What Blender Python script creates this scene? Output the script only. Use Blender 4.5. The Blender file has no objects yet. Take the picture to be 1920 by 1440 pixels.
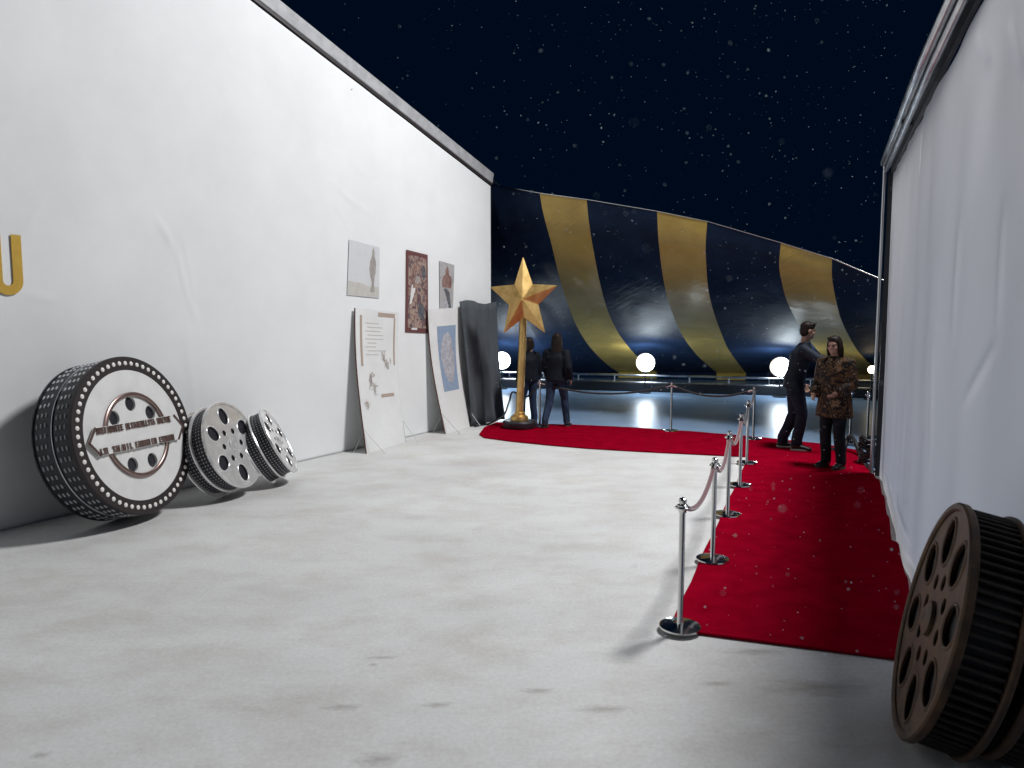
import bpy, bmesh, math, random
from mathutils import Vector, Matrix, noise as mnoise
R = math.radians
random.seed(7)
sc = bpy.context.scene
col = sc.collection

# ------------------------------------------------------------------ camera
CAM_H, FPX, HORIZON = 2.0, 1400.0, 590.0          # metres, focal length and horizon in photo pixels (1920 wide)
PITCH = math.atan((720 - HORIZON) / FPX)
cd = bpy.data.cameras.new('camera'); cam = bpy.data.objects.new('camera', cd); col.objects.link(cam)
cam.location = (0, 0, CAM_H); cam.rotation_euler = (R(90) - PITCH, 0, 0)
cd.sensor_width = 36; cd.lens = FPX / 1920 * 36; cd.clip_start = .05; cd.clip_end = 3000
cd.dof.use_dof = True; cd.dof.focus_distance = 9.0; cd.dof.aperture_fstop = 3.2
sc.camera = cam
# ------------------------------------------------------------------ night sky
w = bpy.data.worlds.new('World'); sc.world = w; w.use_nodes = True
bg = w.node_tree.nodes['Background']
bg.inputs[0].default_value = (0.02, 0.30, 1.0, 1); bg.inputs[1].default_value = 0.0105
# ------------------------------------------------------------------ main floodlight (on a mast behind the right wall)
LAMP_POS = Vector((6.0, 8.7, 10.6)); LAMP_AIM = Vector((-1.9, 7.4, 1.3)); LAMP_W = 5500
ld = bpy.data.lights.new('flood_beam', 'SPOT'); ld.energy = LAMP_W; ld.color = (.98, .99, 1.0)
ld.spot_size = R(104); ld.spot_blend = .7; ld.shadow_soft_size = 1.0
flood = bpy.data.objects.new('flood_beam', ld); col.objects.link(flood)
flood.location = LAMP_POS; flood.rotation_euler = (LAMP_AIM - LAMP_POS).to_track_quat('-Z', 'Y').to_euler()
# ------------------------------------------------------------------ view
sc.view_settings.view_transform = 'Standard'; sc.view_settings.look = 'None'
sc.view_settings.exposure = 0; sc.view_settings.gamma = 1; sc.view_settings.use_curve_mapping = False
sc.render.engine = 'CYCLES'; sc.cycles.use_denoising = True
sc.cycles.max_bounces = 8; sc.cycles.diffuse_bounces = 5; sc.cycles.sample_clamp_indirect = 4

# ------------------------------------------------------------------ calibration helpers
def ray(x, y):
    dx, dy = (x - 960) / FPX, (720 - y) / FPX
    return Vector((dx, math.cos(PITCH) + dy * math.sin(PITCH), -math.sin(PITCH) + dy * math.cos(PITCH)))
O = Vector((0, 0, CAM_H))
def floor_pt(x, y, z=0.0):
    d = ray(x, y); return O + d * ((z - CAM_H) / d.z)
def at(x, y, Y):
    d = ray(x, y); return O + d * (Y / d.y)
def on_plane(x, y, p, n):
    d = ray(x, y); return O + d * ((p - O).dot(n) / d.dot(n))

# ------------------------------------------------------------------ scene helpers
def tag(o, label, cat, group=None):
    o['label'] = label; o['category'] = cat
    if group: o['group'] = group
    return o
def empty(name, label, cat, loc=(0, 0, 0), group=None):
    o = bpy.data.objects.new(name, None); col.objects.link(o); o.location = loc
    o.empty_display_size = .1
    return tag(o, label, cat, group)
def obj(name, me, mat=None, parent=None, local=True):
    if isinstance(me, bmesh.types.BMesh):
        m = bpy.data.meshes.new(name); me.to_mesh(m); me.free(); me = m
    o = bpy.data.objects.new(name, me); col.objects.link(o)
    if mat is not None and not me.materials: me.materials.append(mat)
    if parent is not None:
        o.parent = parent
        if not local: o.matrix_parent_inverse = matw(parent).inverted()
    return o
def matw(o):
    m = o.matrix_basis.copy()
    while o.parent: m = o.parent.matrix_basis @ m; o = o.parent
    return m
def shade(o, ang=40):
    me = o.data
    me.polygons.foreach_set('use_smooth', [True] * len(me.polygons))
    me.update()
    try: me.set_sharp_from_angle(angle=R(ang))
    except Exception: pass
    return o
def mesh(name, v, f, mat=None, parent=None, smooth=None):
    me = bpy.data.meshes.new(name); me.from_pydata([tuple(p) for p in v], [], f); me.update()
    o = obj(name, me, mat, parent)
    if smooth: shade(o, smooth)
    return o
def struct(o): o['kind'] = 'structure'; return o

def bm_box(bm, c, s, rot=None):
    r = bmesh.ops.create_cube(bm, size=1)
    M = Matrix.Translation(c) @ (rot.to_4x4() if rot else Matrix()) @ Matrix.Diagonal((*s, 1))
    bmesh.ops.transform(bm, matrix=M, verts=r['verts']); return r['verts']
def bm_tube(bm, pts, r, n=10, cap=True):
    """tube along pts; r a number or list"""
    pts = [Vector(p) for p in pts]; rs = r if isinstance(r, (list, tuple)) else [r] * len(pts)
    rings = []; ref = None
    for i, p in enumerate(pts):
        t = (pts[min(i + 1, len(pts) - 1)] - pts[max(i - 1, 0)]).normalized()
        if ref is None:
            ref = Vector((0, 0, 1)) if abs(t.z) < .9 else Vector((1, 0, 0))
        a = (ref - t * ref.dot(t)).normalized(); b = t.cross(a); ref = a
        rings.append([bm.verts.new(p + (a * math.cos(k * 2 * math.pi / n) + b * math.sin(k * 2 * math.pi / n)) * rs[i]) for k in range(n)])
    for A, B in zip(rings, rings[1:]):
        for k in range(n): bm.faces.new((A[k], A[(k + 1) % n], B[(k + 1) % n], B[k]))
    if cap:
        bm.faces.new(rings[0][::-1]); bm.faces.new(rings[-1])
def bm_lathe(bm, prof, n=32, closed=False):
    """prof: list of (r, z) from bottom to top about Z"""
    rings = []
    for r, z in prof:
        if r < 1e-5: rings.append([bm.verts.new((0, 0, z))])
        else: rings.append([bm.verts.new((r * math.cos(k * 2 * math.pi / n), r * math.sin(k * 2 * math.pi / n), z)) for k in range(n)])
    pairs = list(zip(rings, rings[1:]))
    if closed: pairs.append((rings[-1], rings[0]))
    for A, B in pairs:
        for k in range(n):
            k2 = (k + 1) % n
            if len(A) == 1 and len(B) == 1: continue
            if len(A) == 1: bm.faces.new((A[0], B[k2], B[k]))
            elif len(B) == 1: bm.faces.new((A[k], A[k2], B[0]))
            else: bm.faces.new((A[k], A[k2], B[k2], B[k]))
def tube(name, pts, r, mat, parent=None, n=10):
    bm = bmesh.new(); bm_tube(bm, pts, r, n); bmesh.ops.recalc_face_normals(bm, faces=bm.faces); return shade(obj(name, bm, mat, parent), 50)
def lathe(name, prof, mat, parent=None, n=32, closed=False, ang=35):
    bm = bmesh.new(); bm_lathe(bm, prof, n, closed); bmesh.ops.recalc_face_normals(bm, faces=bm.faces); return shade(obj(name, bm, mat, parent), ang)
def box(name, c, s, mat, parent=None, rot=None, bev=0):
    bm = bmesh.new(); bm_box(bm, Vector(c), s, rot)
    if bev: bmesh.ops.bevel(bm, geom=bm.edges[:], offset=bev, segments=2, affect='EDGES')
    return obj(name, bm, mat, parent)
def circle(r, cx=0, cy=0, n=40, sx=1, sy=1, rot=0):
    out = []
    for k in range(n):
        a = 2 * math.pi * k / n; x, y = r * sx * math.cos(a), r * sy * math.sin(a)
        out.append((cx + x * math.cos(rot) - y * math.sin(rot), cy + x * math.sin(rot) + y * math.cos(rot)))
    return out
def plate_mesh(name, loops, t, bev=0):
    """flat plate from 2D loops (outer and holes), centred on z=0, thickness t, rounded edges"""
    cu = bpy.data.curves.new(name, 'CURVE'); cu.dimensions = '2D'; cu.fill_mode = 'BOTH'
    cu.extrude = max(t / 2 - bev, 0); cu.bevel_depth = bev; cu.bevel_resolution = 1
    for lp in loops:
        s = cu.splines.new('POLY'); s.points.add(len(lp) - 1)
        for p, (x, y) in zip(s.points, lp): p.co = (x, y, 0, 1)
        s.use_cyclic_u = True
    o = bpy.data.objects.new(name, cu); col.objects.link(o)
    dg = bpy.context.evaluated_depsgraph_get(); me = bpy.data.meshes.new_from_object(o.evaluated_get(dg))
    bpy.data.objects.remove(o); bpy.data.curves.remove(cu); me.name = name; me.materials.clear()
    return me
def plate(name, loops, t, mat, parent=None, bev=0, loc=(0, 0, 0)):
    o = obj(name, plate_mesh(name, loops, t, bev), mat, parent); o.location = loc; return shade(o, 35)
def copy_part(src, parent, M):
    c = src.copy(); col.objects.link(c); c.parent = parent; c.matrix_basis = M; return c

# ------------------------------------------------------------------ materials
def mat(name, base=(.5, .5, .5), rough=.6, metal=0, spec=.5, sheen=0, emit=None, estr=0):
    m = bpy.data.materials.new(name); m.use_nodes = True
    b = m.node_tree.nodes['Principled BSDF']
    b.inputs['Base Color'].default_value = (*base, 1); b.inputs['Roughness'].default_value = rough
    b.inputs['Metallic'].default_value = metal; b.inputs['Specular IOR Level'].default_value = spec
    b.inputs['Sheen Weight'].default_value = sheen
    if emit: b.inputs['Emission Color'].default_value = (*emit, 1); b.inputs['Emission Strength'].default_value = estr
    return m
def N(m, typ, **kw):
    n = m.node_tree.nodes.new(typ)
    for k, v in kw.items():
        if k in n.inputs: n.inputs[k].default_value = v
        else: setattr(n, k, v)
    return n
def L(m, a, b): m.node_tree.links.new(a, b)
def coords(m, scale=(1, 1, 1), kind='Object'):
    tc = N(m, 'ShaderNodeTexCoord'); mp = N(m, 'ShaderNodeMapping'); mp.inputs['Scale'].default_value = scale
    L(m, tc.outputs[kind], mp.inputs['Vector']); return mp.outputs[0]
def mottled(m, c1, c2, scale=3, detail=6, stretch=(1, 1, 1), lo=.35, hi=.65, rough=None, bump=0, bscale=60, bdist=.01, kind='Object'):
    b = m.node_tree.nodes['Principled BSDF']; v = coords(m, stretch, kind)
    n = N(m, 'ShaderNodeTexNoise', Scale=scale, Detail=detail, Roughness=.62); L(m, v, n.inputs['Vector'])
    r = N(m, 'ShaderNodeValToRGB'); r.color_ramp.elements[0].position = lo; r.color_ramp.elements[1].position = hi
    r.color_ramp.elements[0].color = (*c1, 1); r.color_ramp.elements[1].color = (*c2, 1)
    L(m, n.outputs['Fac'], r.inputs[0]); L(m, r.outputs[0], b.inputs['Base Color'])
    if rough:
        mr = N(m, 'ShaderNodeMapRange'); mr.inputs['To Min'].default_value, mr.inputs['To Max'].default_value = rough
        L(m, n.outputs['Fac'], mr.inputs['Value']); L(m, mr.outputs[0], b.inputs['Roughness'])
    if bump:
        n2 = N(m, 'ShaderNodeTexNoise', Scale=bscale, Detail=4); L(m, v, n2.inputs['Vector'])
        bp = N(m, 'ShaderNodeBump', Strength=bump, Distance=bdist); L(m, n2.outputs['Fac'], bp.inputs['Height']); L(m, bp.outputs[0], b.inputs['Normal'])
    return r.outputs[0]

M_fabric = mat('white_canvas', rough=.85, spec=.2); mottled(M_fabric, (.79, .80, .80), (.84, .85, .85), 1.3, 8, bump=.10, bscale=45, bdist=.004)
M_fabric2 = mat('grey_white_canvas', rough=.85, spec=.2); mottled(M_fabric2, (.80, .80, .815), (.87, .87, .88), 1.1, 8, (1, 1, .35), bump=.14, bscale=30, bdist=.005)
def _translucent(m, fac, c):                                           # thin canvas lets the floodlight behind it through
    nt = m.node_tree; out = nt.nodes['Material Output']; b = nt.nodes['Principled BSDF']
    t = N(m, 'ShaderNodeBsdfTranslucent'); t.inputs['Color'].default_value = (*c, 1); mx = N(m, 'ShaderNodeMixShader'); mx.inputs[0].default_value = fac
    L(m, b.outputs[0], mx.inputs[1]); L(m, t.outputs[0], mx.inputs[2]); L(m, mx.outputs[0], out.inputs['Surface'])
_translucent(M_fabric2, .58, (.90, .90, .93))
M_chrome = mat('polished_steel', (.75, .75, .74), .13, 1); 
M_steel = mat('brushed_steel', rough=.3, metal=1); mottled(M_steel, (.42, .44, .47), (.66, .68, .7), 6, 3, (1, 1, .1), rough=(.22, .42))
M_darkmetal = mat('dark_painted_steel', (.022, .024, .03), .42)
M_black = mat('black_paint', rough=.45); mottled(M_black, (.010, .011, .016), (.028, .028, .036), 9, 5)
M_brownring = mat('black_brown_paint', (.022, .015, .016), .5)
M_white = mat('white_paint', rough=.55); mottled(M_white, (.66, .655, .64), (.74, .735, .72), 5, 6)
M_cream = mat('aged_bulb_white', (.82, .80, .76), .4)
M_gold = mat('gold_leaf', rough=.3, metal=1); mottled(M_gold, (.62, .40, .14), (.82, .57, .23), 7, 5, rough=(.38, .55))
M_beam = mat('galvanised_beam', rough=.55, metal=.0); mottled(M_beam, (.30, .30, .31), (.42, .42, .43), 6, 6, (1, 1, 1))
M_carpet = mat('red_carpet', rough=1, spec=0)
mottled(M_carpet, (.22, .0009, .011), (.33, .0017, .018), 5, 8, lo=.3, hi=.7, bump=.7, bscale=260, bdist=.006)
M_gdark = mat('navy_satin', rough=.6, spec=.12); mottled(M_gdark, (.007, .016, .042), (.012, .026, .064), 2, 5, bump=.25, bscale=5, bdist=.03)
M_ggold = mat('gold_satin', rough=.42, spec=.55); mottled(M_ggold, (.46, .305, .065), (.58, .40, .095), 1.5, 6, bump=.35, bscale=6, bdist=.02)
def _creases(m, st, dist, ang):                                       # fine slanting pull-creases in the stretched cloth
    b = m.node_tree.nodes['Principled BSDF']; tc = N(m, 'ShaderNodeTexCoord')
    m1 = N(m, 'ShaderNodeMapping'); m1.inputs['Rotation'].default_value = (0, ang, 0); L(m, tc.outputs['Object'], m1.inputs['Vector'])
    m2 = N(m, 'ShaderNodeMapping'); m2.inputs['Scale'].default_value = (1.1, 1.1, 15); L(m, m1.outputs[0], m2.inputs['Vector'])
    n = N(m, 'ShaderNodeTexNoise', Scale=1.0, Detail=4, Roughness=.6, Distortion=.4); L(m, m2.outputs[0], n.inputs['Vector'])
    n2 = N(m, 'ShaderNodeTexNoise', Scale=.7, Detail=2); L(m, tc.outputs['Object'], n2.inputs['Vector'])
    mr = N(m, 'ShaderNodeMapRange'); mr.inputs['From Min'].default_value = .45; mr.inputs['From Max'].default_value = .65; L(m, n2.outputs['Fac'], mr.inputs['Value'])
    mu = N(m, 'ShaderNodeMath', operation='MULTIPLY'); L(m, n.outputs['Fac'], mu.inputs[0]); L(m, mr.outputs[0], mu.inputs[1])
    bp = N(m, 'ShaderNodeBump', Strength=st, Distance=dist); L(m, mu.outputs[0], bp.inputs['Height'])
    old = b.inputs['Normal'].links
    if old: L(m, old[0].from_socket, bp.inputs['Normal'])
    L(m, bp.outputs[0], b.inputs['Normal'])
_creases(M_ggold, .55, .05, R(35)); _creases(M_gdark, .4, .05, R(35))
_creases(M_fabric2, .35, .03, R(80)); _creases(M_fabric, .16, .02, R(62))
M_letter = mat('yellow_felt', rough=.8); mottled(M_letter, (.54, .33, .045), (.60, .38, .06), 14, 4)
M_foam = mat('white_foam_board', rough=.7); mottled(M_foam, (.72, .72, .71), (.80, .80, .79), 2, 4)
M_foamedge = mat('foam_board_brown_edge', (.16, .07, .05), .8)
M_wire = mat('galvanised_wire', (.45, .45, .44), .5, .3)
M_ropered = mat('dusty_red_velvet', (.16, .05, .055), .9, sheen=.6)
M_ropedark = mat('black_velvet', (.018, .018, .024), .9, sheen=.4)
M_cable = mat('black_rubber', (.012, .012, .014), .5)
M_lamp = mat('lit_globe', (1, 1, 1), .4)
def _lamp(m, st):                                                      # frosted globe: hottest along the lamp's axis, warm and weaker at its sides
    b = m.node_tree.nodes['Principled BSDF']; tc = N(m, 'ShaderNodeTexCoord'); nz = N(m, 'ShaderNodeSeparateXYZ'); L(m, tc.outputs['Normal'], nz.inputs[0])
    ab = N(m, 'ShaderNodeMath', operation='ABSOLUTE'); L(m, nz.outputs[1], ab.inputs[0])
    pw_ = N(m, 'ShaderNodeMath', operation='POWER'); L(m, ab.outputs[0], pw_.inputs[0]); pw_.inputs[1].default_value = 2.2
    ml = N(m, 'ShaderNodeMath', operation='MULTIPLY_ADD'); L(m, pw_.outputs[0], ml.inputs[0]); ml.inputs[1].default_value = st; ml.inputs[2].default_value = .55
    r = N(m, 'ShaderNodeValToRGB'); r.color_ramp.elements[0].color = (1, .72, .45, 1); r.color_ramp.elements[1].color = (.80, .92, 1, 1); r.color_ramp.elements[1].position = .35
    L(m, ab.outputs[0], r.inputs[0]); L(m, r.outputs[0], b.inputs['Emission Color']); L(m, ml.outputs[0], b.inputs['Emission Strength'])
_lamp(M_lamp, 85)
M_lamp2 = mat('lit_small_bulb', (1, 1, 1), .4, emit=(1, .80, .48), estr=10)
M_snow = mat('snow_flake', (.72, .84, .95), .6)
M_curtain = mat('grey_tarpaulin', rough=.8); mottled(M_curtain, (.05, .058, .068), (.085, .095, .11), 4, 5, (1, 1, .2))

# concrete floor with smears, scuffs and stains
M_floor = mat('pale_concrete', rough=.8, spec=.3)
def _floor(m):
    b = m.node_tree.nodes['Principled BSDF']; base = mottled(m, (.63, .625, .62), (.74, .738, .73), .55, 10, (1, 1.6, 1), lo=.3, hi=.68)
    v = coords(m, (1, 1.5, 1))
    n = N(m, 'ShaderNodeTexNoise', Scale=1.3, Detail=10, Roughness=.72, Distortion=.15); L(m, v, n.inputs['Vector'])
    r = N(m, 'ShaderNodeValToRGB'); r.color_ramp.elements[0].position = .30; r.color_ramp.elements[1].position = .56
    r.color_ramp.elements[0].color = (.84, .815, .79, 1); r.color_ramp.elements[1].color = (1, 1, 1, 1)
    L(m, n.outputs['Fac'], r.inputs[0])
    n3 = N(m, 'ShaderNodeTexNoise', Scale=38, Detail=5, Roughness=.7); L(m, coords(m), n3.inputs['Vector'])
    r3 = N(m, 'ShaderNodeValToRGB'); r3.color_ramp.elements[0].position = .25; r3.color_ramp.elements[1].position = .7
    r3.color_ramp.elements[0].color = (.88, .875, .87, 1); r3.color_ramp.elements[1].color = (1.08, 1.08, 1.08, 1); L(m, n3.outputs['Fac'], r3.inputs[0])
    mx = N(m, 'ShaderNodeMix', data_type='RGBA', blend_type='MULTIPLY'); mx.inputs['Factor'].default_value = 1
    L(m, base, mx.inputs[6]); L(m, r.outputs[0], mx.inputs[7])
    mx2 = N(m, 'ShaderNodeMix', data_type='RGBA', blend_type='MULTIPLY'); mx2.inputs['Factor'].default_value = 1
    L(m, mx.outputs[2], mx2.inputs[6]); L(m, r3.outputs[0], mx2.inputs[7])
    # a few brown oil stains with their own shape, in front of the carpet
    out = mx2.outputs[2]
    tc = N(m, 'ShaderNodeTexCoord')
    for (px, py, rx, ry) in ((1540, 1290, .34, .10), (1345, 1282, .10, .03), (1420, 1222, .22, .05), (710, 1425, .12, .06), (1010, 1295, .10, .03), (820, 1322, .09, .03), (640, 1326, .12, .035), (718, 1233, .10, .02), (700, 1246, .03, .02), (75, 1416, .05, .03), (1130, 1330, .16, .04)):
        p = floor_pt(px, py)
        mp = N(m, 'ShaderNodeMapping'); mp.vector_type = 'POINT'
        mp.inputs['Location'].default_value = (-p.x / rx, -p.y / ry, 0); mp.inputs['Scale'].default_value = (1 / rx, 1 / ry, 0)
        L(m, tc.outputs['Object'], mp.inputs['Vector'])
        nn = N(m, 'ShaderNodeTexNoise', Scale=1.7, Detail=6, Roughness=.7); L(m, mp.outputs[0], nn.inputs['Vector'])
        ln = N(m, 'ShaderNodeVectorMath', operation='LENGTH'); L(m, mp.outputs[0], ln.inputs[0])
        ad = N(m, 'ShaderNodeMath', operation='MULTIPLY_ADD'); L(m, nn.outputs['Fac'], ad.inputs[0]); ad.inputs[1].default_value = 2.4; L(m, ln.outputs['Value'], ad.inputs[2])
        mr = N(m, 'ShaderNodeMapRange'); mr.inputs['From Min'].default_value = 1.3; mr.inputs['From Max'].default_value = 2.3
        mr.inputs['To Min'].default_value = .42; mr.inputs['To Max'].default_value = 0; L(m, ad.outputs[0], mr.inputs['Value'])
        mz = N(m, 'ShaderNodeMix', data_type='RGBA'); L(m, mr.outputs[0], mz.inputs[0]); L(m, out, mz.inputs[6]); mz.inputs[7].default_value = (.16, .13, .105, 1)
        out = mz.outputs[2]
    L(m, out, b.inputs['Base Color'])
    bp = N(m, 'ShaderNodeBump', Strength=.10, Distance=.01); L(m, n3.outputs['Fac'], bp.inputs['Height']); L(m, bp.outputs[0], b.inputs['Normal'])
_floor(M_floor)
M_ground = mat('wet_blue_grey_tarmac', rough=.4, spec=.06)
mottled(M_ground, (.22, .34, .52), (.30, .43, .62), 1.2, 9, rough=(.26, .42), bump=.06, bscale=40, bdist=.004)

# ------------------------------------------------------------------ ground and floor
gs = 900
struct(mesh('ground', [(-gs, -gs, -.012), (gs, -gs, -.012), (gs, gs, -.012), (-gs, gs, -.012)], [(0, 1, 2, 3)], M_ground))
LA, LB = floor_pt(0, 995), floor_pt(921, 784)
LD = (LB - LA).normalized(); LN = Vector((LD.y, -LD.x, 0))
RB, RA = floor_pt(1646, 893), floor_pt(1709, 1128)
RD = (RB - RA).normalized(); RN = Vector((-RD.y, RD.x, 0))
LEN_L = (LB - LA).length
fl = [LA - LD * 14 - LN * .3, Vector((1.5, -8, 0)), RA - RD * 4 - RN * .25, RB - RN * .25 + RD * .05, floor_pt(1420, 818), floor_pt(1100, 800), floor_pt(935, 792), LB + LD * .1 - LN * .3]
struct(mesh('floor', [Vector((p.x, p.y, 0)) for p in fl] + [Vector((p.x, p.y, -.05)) for p in fl],
            [tuple(range(8))] + [(i, i + 8, (i + 1) % 8 + 8, (i + 1) % 8) for i in range(8)], M_floor))

# ------------------------------------------------------------------ left canvas wall
UP = Vector((0, 0, 1))
def LW(u, v, off=0): return LA + LD * u + UP * v + LN * off            # u metres along from the frame edge, v metres up
def left_uv(x, y, off=0):
    p = on_plane(x, y, LA + LN * off, LN) - LA; return p.dot(LD), p.z
u1, v1 = left_uv(470, 0); u2, v2 = left_uv(921, 350)
U0, U1 = -7.5, LEN_L
def ltop(u): return v2 + (v1 - v2) * (u - u2) / (u1 - u2)
CREASES = []                                                           # folds: (u0,v0,u1,v1,width,depth)
for a in (((285, 400), (330, 470), .035, .010), ((330, 470), (352, 560), .03, .012), ((352, 560), (372, 610), .03, .010), ((340, 430), (365, 560), .03, .006),
          ((305, 420), (320, 470), .03, .006), ((610, 330), (680, 400), .04, .006), ((640, 360), (710, 415), .04, .007), ((620, 370), (660, 440), .04, .005),
          ((655, 300), (700, 345), .05, .005), ((42, 440), (80, 385), .03, .010), ((45, 445), (90, 440), .03, .006), ((45, 555), (115, 566), .035, .012),
          ((345, 610), (368, 800), .05, .006), ((500, 640), (520, 560), .04, .003), ((160, 340), (150, 250), .08, .004), ((560, 200), (600, 260), .05, .003)):
    (p, q, wd, dp) = a; CREASES.append((*left_uv(*p), *left_uv(*q), wd, dp * .6))
def crease(u, v, lst):
    s = 0
    for (a, b, c, d, wd, dp) in lst:
        if not (min(a, c) - .25 < u < max(a, c) + .25 and min(b, d) - .25 < v < max(b, d) + .25): continue
        du, dv = c - a, d - b; ln2 = du * du + dv * dv
        t = ((u - a) * du + (v - b) * dv) / ln2; tt = min(max(t, 0), 1)
        ds = math.hypot(u - a - tt * du, v - b - tt * dv); env = math.sin(math.pi * min(max(t, .02), .98)) ** .5
        sgn = ((u - a) * dv - (v - b) * du) / math.sqrt(ln2) / wd
        s += dp * env * math.exp(-(ds / wd) ** 2) * (1 - .5 * sgn)
    return s
def fabric_wall(name, P, top, Ua, Ub, nu, nv, amp, mt, parent, creases=(), extra=None, thick=True):
    v, f = [], []
    for i in range(nu + 1):
        u = Ua + (Ub - Ua) * i / nu; h = top(u)
        for j in range(nv + 1):
            z = .004 + (h - .004) * j / nv; edge = min(1, (nu - i) / 8)
            d = amp * (mnoise.noise((u * .35, z * .3, 3.1)) + .35 * mnoise.noise((u * 1.3, z * .7, 9.1)) + .12 * mnoise.noise((u * 4.5, z * 1.6, 2.2))) * edge
            if creases: d += crease(u, z, creases)
            if extra: d += extra(u, z, h)
            v.append(P(u, z, d))
    for i in range(nu):
        for j in range(nv):
            a = i * (nv + 1) + j; f.append((a, a + nv + 1, a + nv + 2, a + 1))
    o = mesh(name, v, f, mt, parent, 180)
    if thick: sd = o.modifiers.new('cloth_thickness', 'SOLIDIFY'); sd.thickness = .012; sd.offset = -1
    return o
lw = empty('canvas_wall', 'tall white canvas wall on the left, posters pinned at its far end', 'wall', LA)
lw_inv = Matrix.Translation(-LA)
def rel(o, base): o.location = -base; return o
rel(fabric_wall('canvas', LW, ltop, U0, U1, 520, 150, .008, M_fabric, lw, CREASES), LA)
def quad_beam(name, A, B, axes, mt, parent, base, bev=.008):
    """box beam from A to B with cross-section given by two vectors (full widths)"""
    a, b = axes; v = []
    for P in (A, B):
        for s, t in ((-1, -1), (1, -1), (1, 1), (-1, 1)): v.append(P + a * (s / 2) + b * (t / 2) - base)
    o = mesh(name, v, [(0, 1, 2, 3), (7, 6, 5, 4), (0, 4, 5, 1), (1, 5, 6, 2), (2, 6, 7, 3), (3, 7, 4, 0)], mt, parent)
    bm = bmesh.new(); bm.from_mesh(o.data); bmesh.ops.recalc_face_normals(bm, faces=bm.faces)
    if bev: bmesh.ops.bevel(bm, geom=bm.edges[:], offset=bev, segments=2, affect='EDGES')
    bm.to_mesh(o.data); bm.free(); return o
ta, tb = LW(U0, ltop(U0)), LW(U1, ltop(U1))
slope = (tb - ta).normalized(); bup = LN.cross(slope); bup = bup if bup.z > 0 else -bup
quad_beam('beam', ta + bup * .15 - LN * .02, tb + bup * .15 - LN * .02, (LN * .12, bup * .20), M_beam, lw, LA)
quad_beam('batten', ta + bup * .03 + LN * .0, tb + bup * .03 + LN * .0, (LN * .05, bup * .034), M_brownring, lw, LA, 0)
quad_beam('end_post', LW(U1 + .03, 0, -.06), LW(U1 + .03, ltop(U1) + .02, -.06), (LN * .08, LD * .05), M_darkmetal, lw, LA)
tube('bolt', [tb + bup * .13 - LA + LD * .0, tb + bup * .10 - LA + LD * .16], .028, M_chrome, lw)
tube('bolt', [tb + bup * .09 - LA + LD * .18, tb + bup * .07 - LA + LD * .34], .018, M_chrome, lw)

# the yellow letter at the left edge of the frame
ur, _ = left_uv(40, 500); ui, _ = left_uv(22, 500); _, vt = left_uv(28, 441); _, vb = left_uv(15, 553)
sw = ur - ui; ul = left_uv(-17, 500)[0]
def rounded_u(ul, ur, vb, vt, s):
    r = (ur - ul) / 2; c = (ul + ur) / 2; out = [(ul, vt), (ul, vb + r)]
    out += [(c - r * math.cos(a * math.pi / 14), vb + r - r * math.sin(a * math.pi / 14)) for a in range(1, 14)]
    out += [(ur, vb + r), (ur, vt), (ur - s, vt), (ur - s, vb + r)]
    ri = r - s
    out += [(c + ri * math.cos(a * math.pi / 14), vb + r - ri * math.sin(a * math.pi / 14)) for a in range(1, 14)]
    return out + [(ul + s, vb + r), (ul + s, vt)]
def wall_matrix(P, D, Nn): return Matrix(((D.x, 0, Nn.x, P.x), (D.y, 0, Nn.y, P.y), (0, 1, Nn.z, P.z), (0, 0, 0, 1)))
lt = plate('wall_letter', [rounded_u(0, ur - ul, 0, vt - vb, sw)], .008, M_letter, None, .002)
OFFL = .015
lt.matrix_world = wall_matrix(LW(ul, vb, OFFL), LD, LN)
tag(lt, 'yellow letter U fixed to the white canvas wall at the left edge', 'letter')

# ------------------------------------------------------------------ right canvas wall
RD2 = Vector((.195, .981, 0)).normalized(); RN2 = Vector((-RD2.y, RD2.x, 0))   # the near half of the wall bends outwards
def RP(u):
    sp = .5 * (u + math.sqrt(u * u + .09)); return RA + RD * sp + RD2 * (u - sp)
def RNV(u): t = RP(u + .01) - RP(u - .01); t.normalize(); return Vector((-t.y, t.x, 0))
def RW(u, v, off=0): return RP(u) + UP * v + RNV(u) * off
def right_uv(x, y):
    p = on_plane(x, y, RA, RN) - RA
    if p.dot(RD) < 0: p = on_plane(x, y, RA, RN2) - RA; return p.dot(RD2), p.z
    return p.dot(RD), p.z
def project(p):
    d = p - O; f = d.y * math.cos(PITCH) - d.z * math.sin(PITCH); u = d.y * math.sin(PITCH) + d.z * math.cos(PITCH)
    return 960 + FPX * d.x / f, 720 - FPX * u / f
REND = (RB - RA).length
def rtop(u):
    if u < -2.6: return rtop(-2.6) + .0 * u
    lo, hi = 1.5, 9.0
    for _ in range(40):
        m = (lo + hi) / 2; x, y = project(RP(u) + UP * m)
        if x < 1664 + (342 - y) * (170 / 342): hi = m                 # already above and left of the rail line
        else: lo = m
    return lo
RSTART = -(RA.y - .35) / RD2.y
RCRE = []
for (p, q, wd, dp) in (((1655, 880), (1690, 1040), .03, -.012), ((1690, 1040), (1720, 1090), .03, -.01), ((1676, 930), (1700, 1010), .03, .010), ((1722, 235), (1716, 340), .018, -.02),
                       ((1690, 290), (1688, 700), .03, -.006), ((1870, 380), (1860, 620), .03, .008), ((1790, 400), (1780, 640), .04, .008), ((1820, 60), (1840, 120), .03, -.010),
                       ((1880, 40), (1905, 130), .03, -.012), ((1740, 640), (1735, 880), .03, .008), ((1860, 640), (1800, 760), .03, .007), ((1700, 700), (1690, 860), .025, .006)):
    RCRE.append((*right_uv(*p), *right_uv(*q), wd, dp))
rw = empty('canvas_wall', 'greyish white canvas wall on the right beside the red carpet', 'wall', RA)
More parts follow.
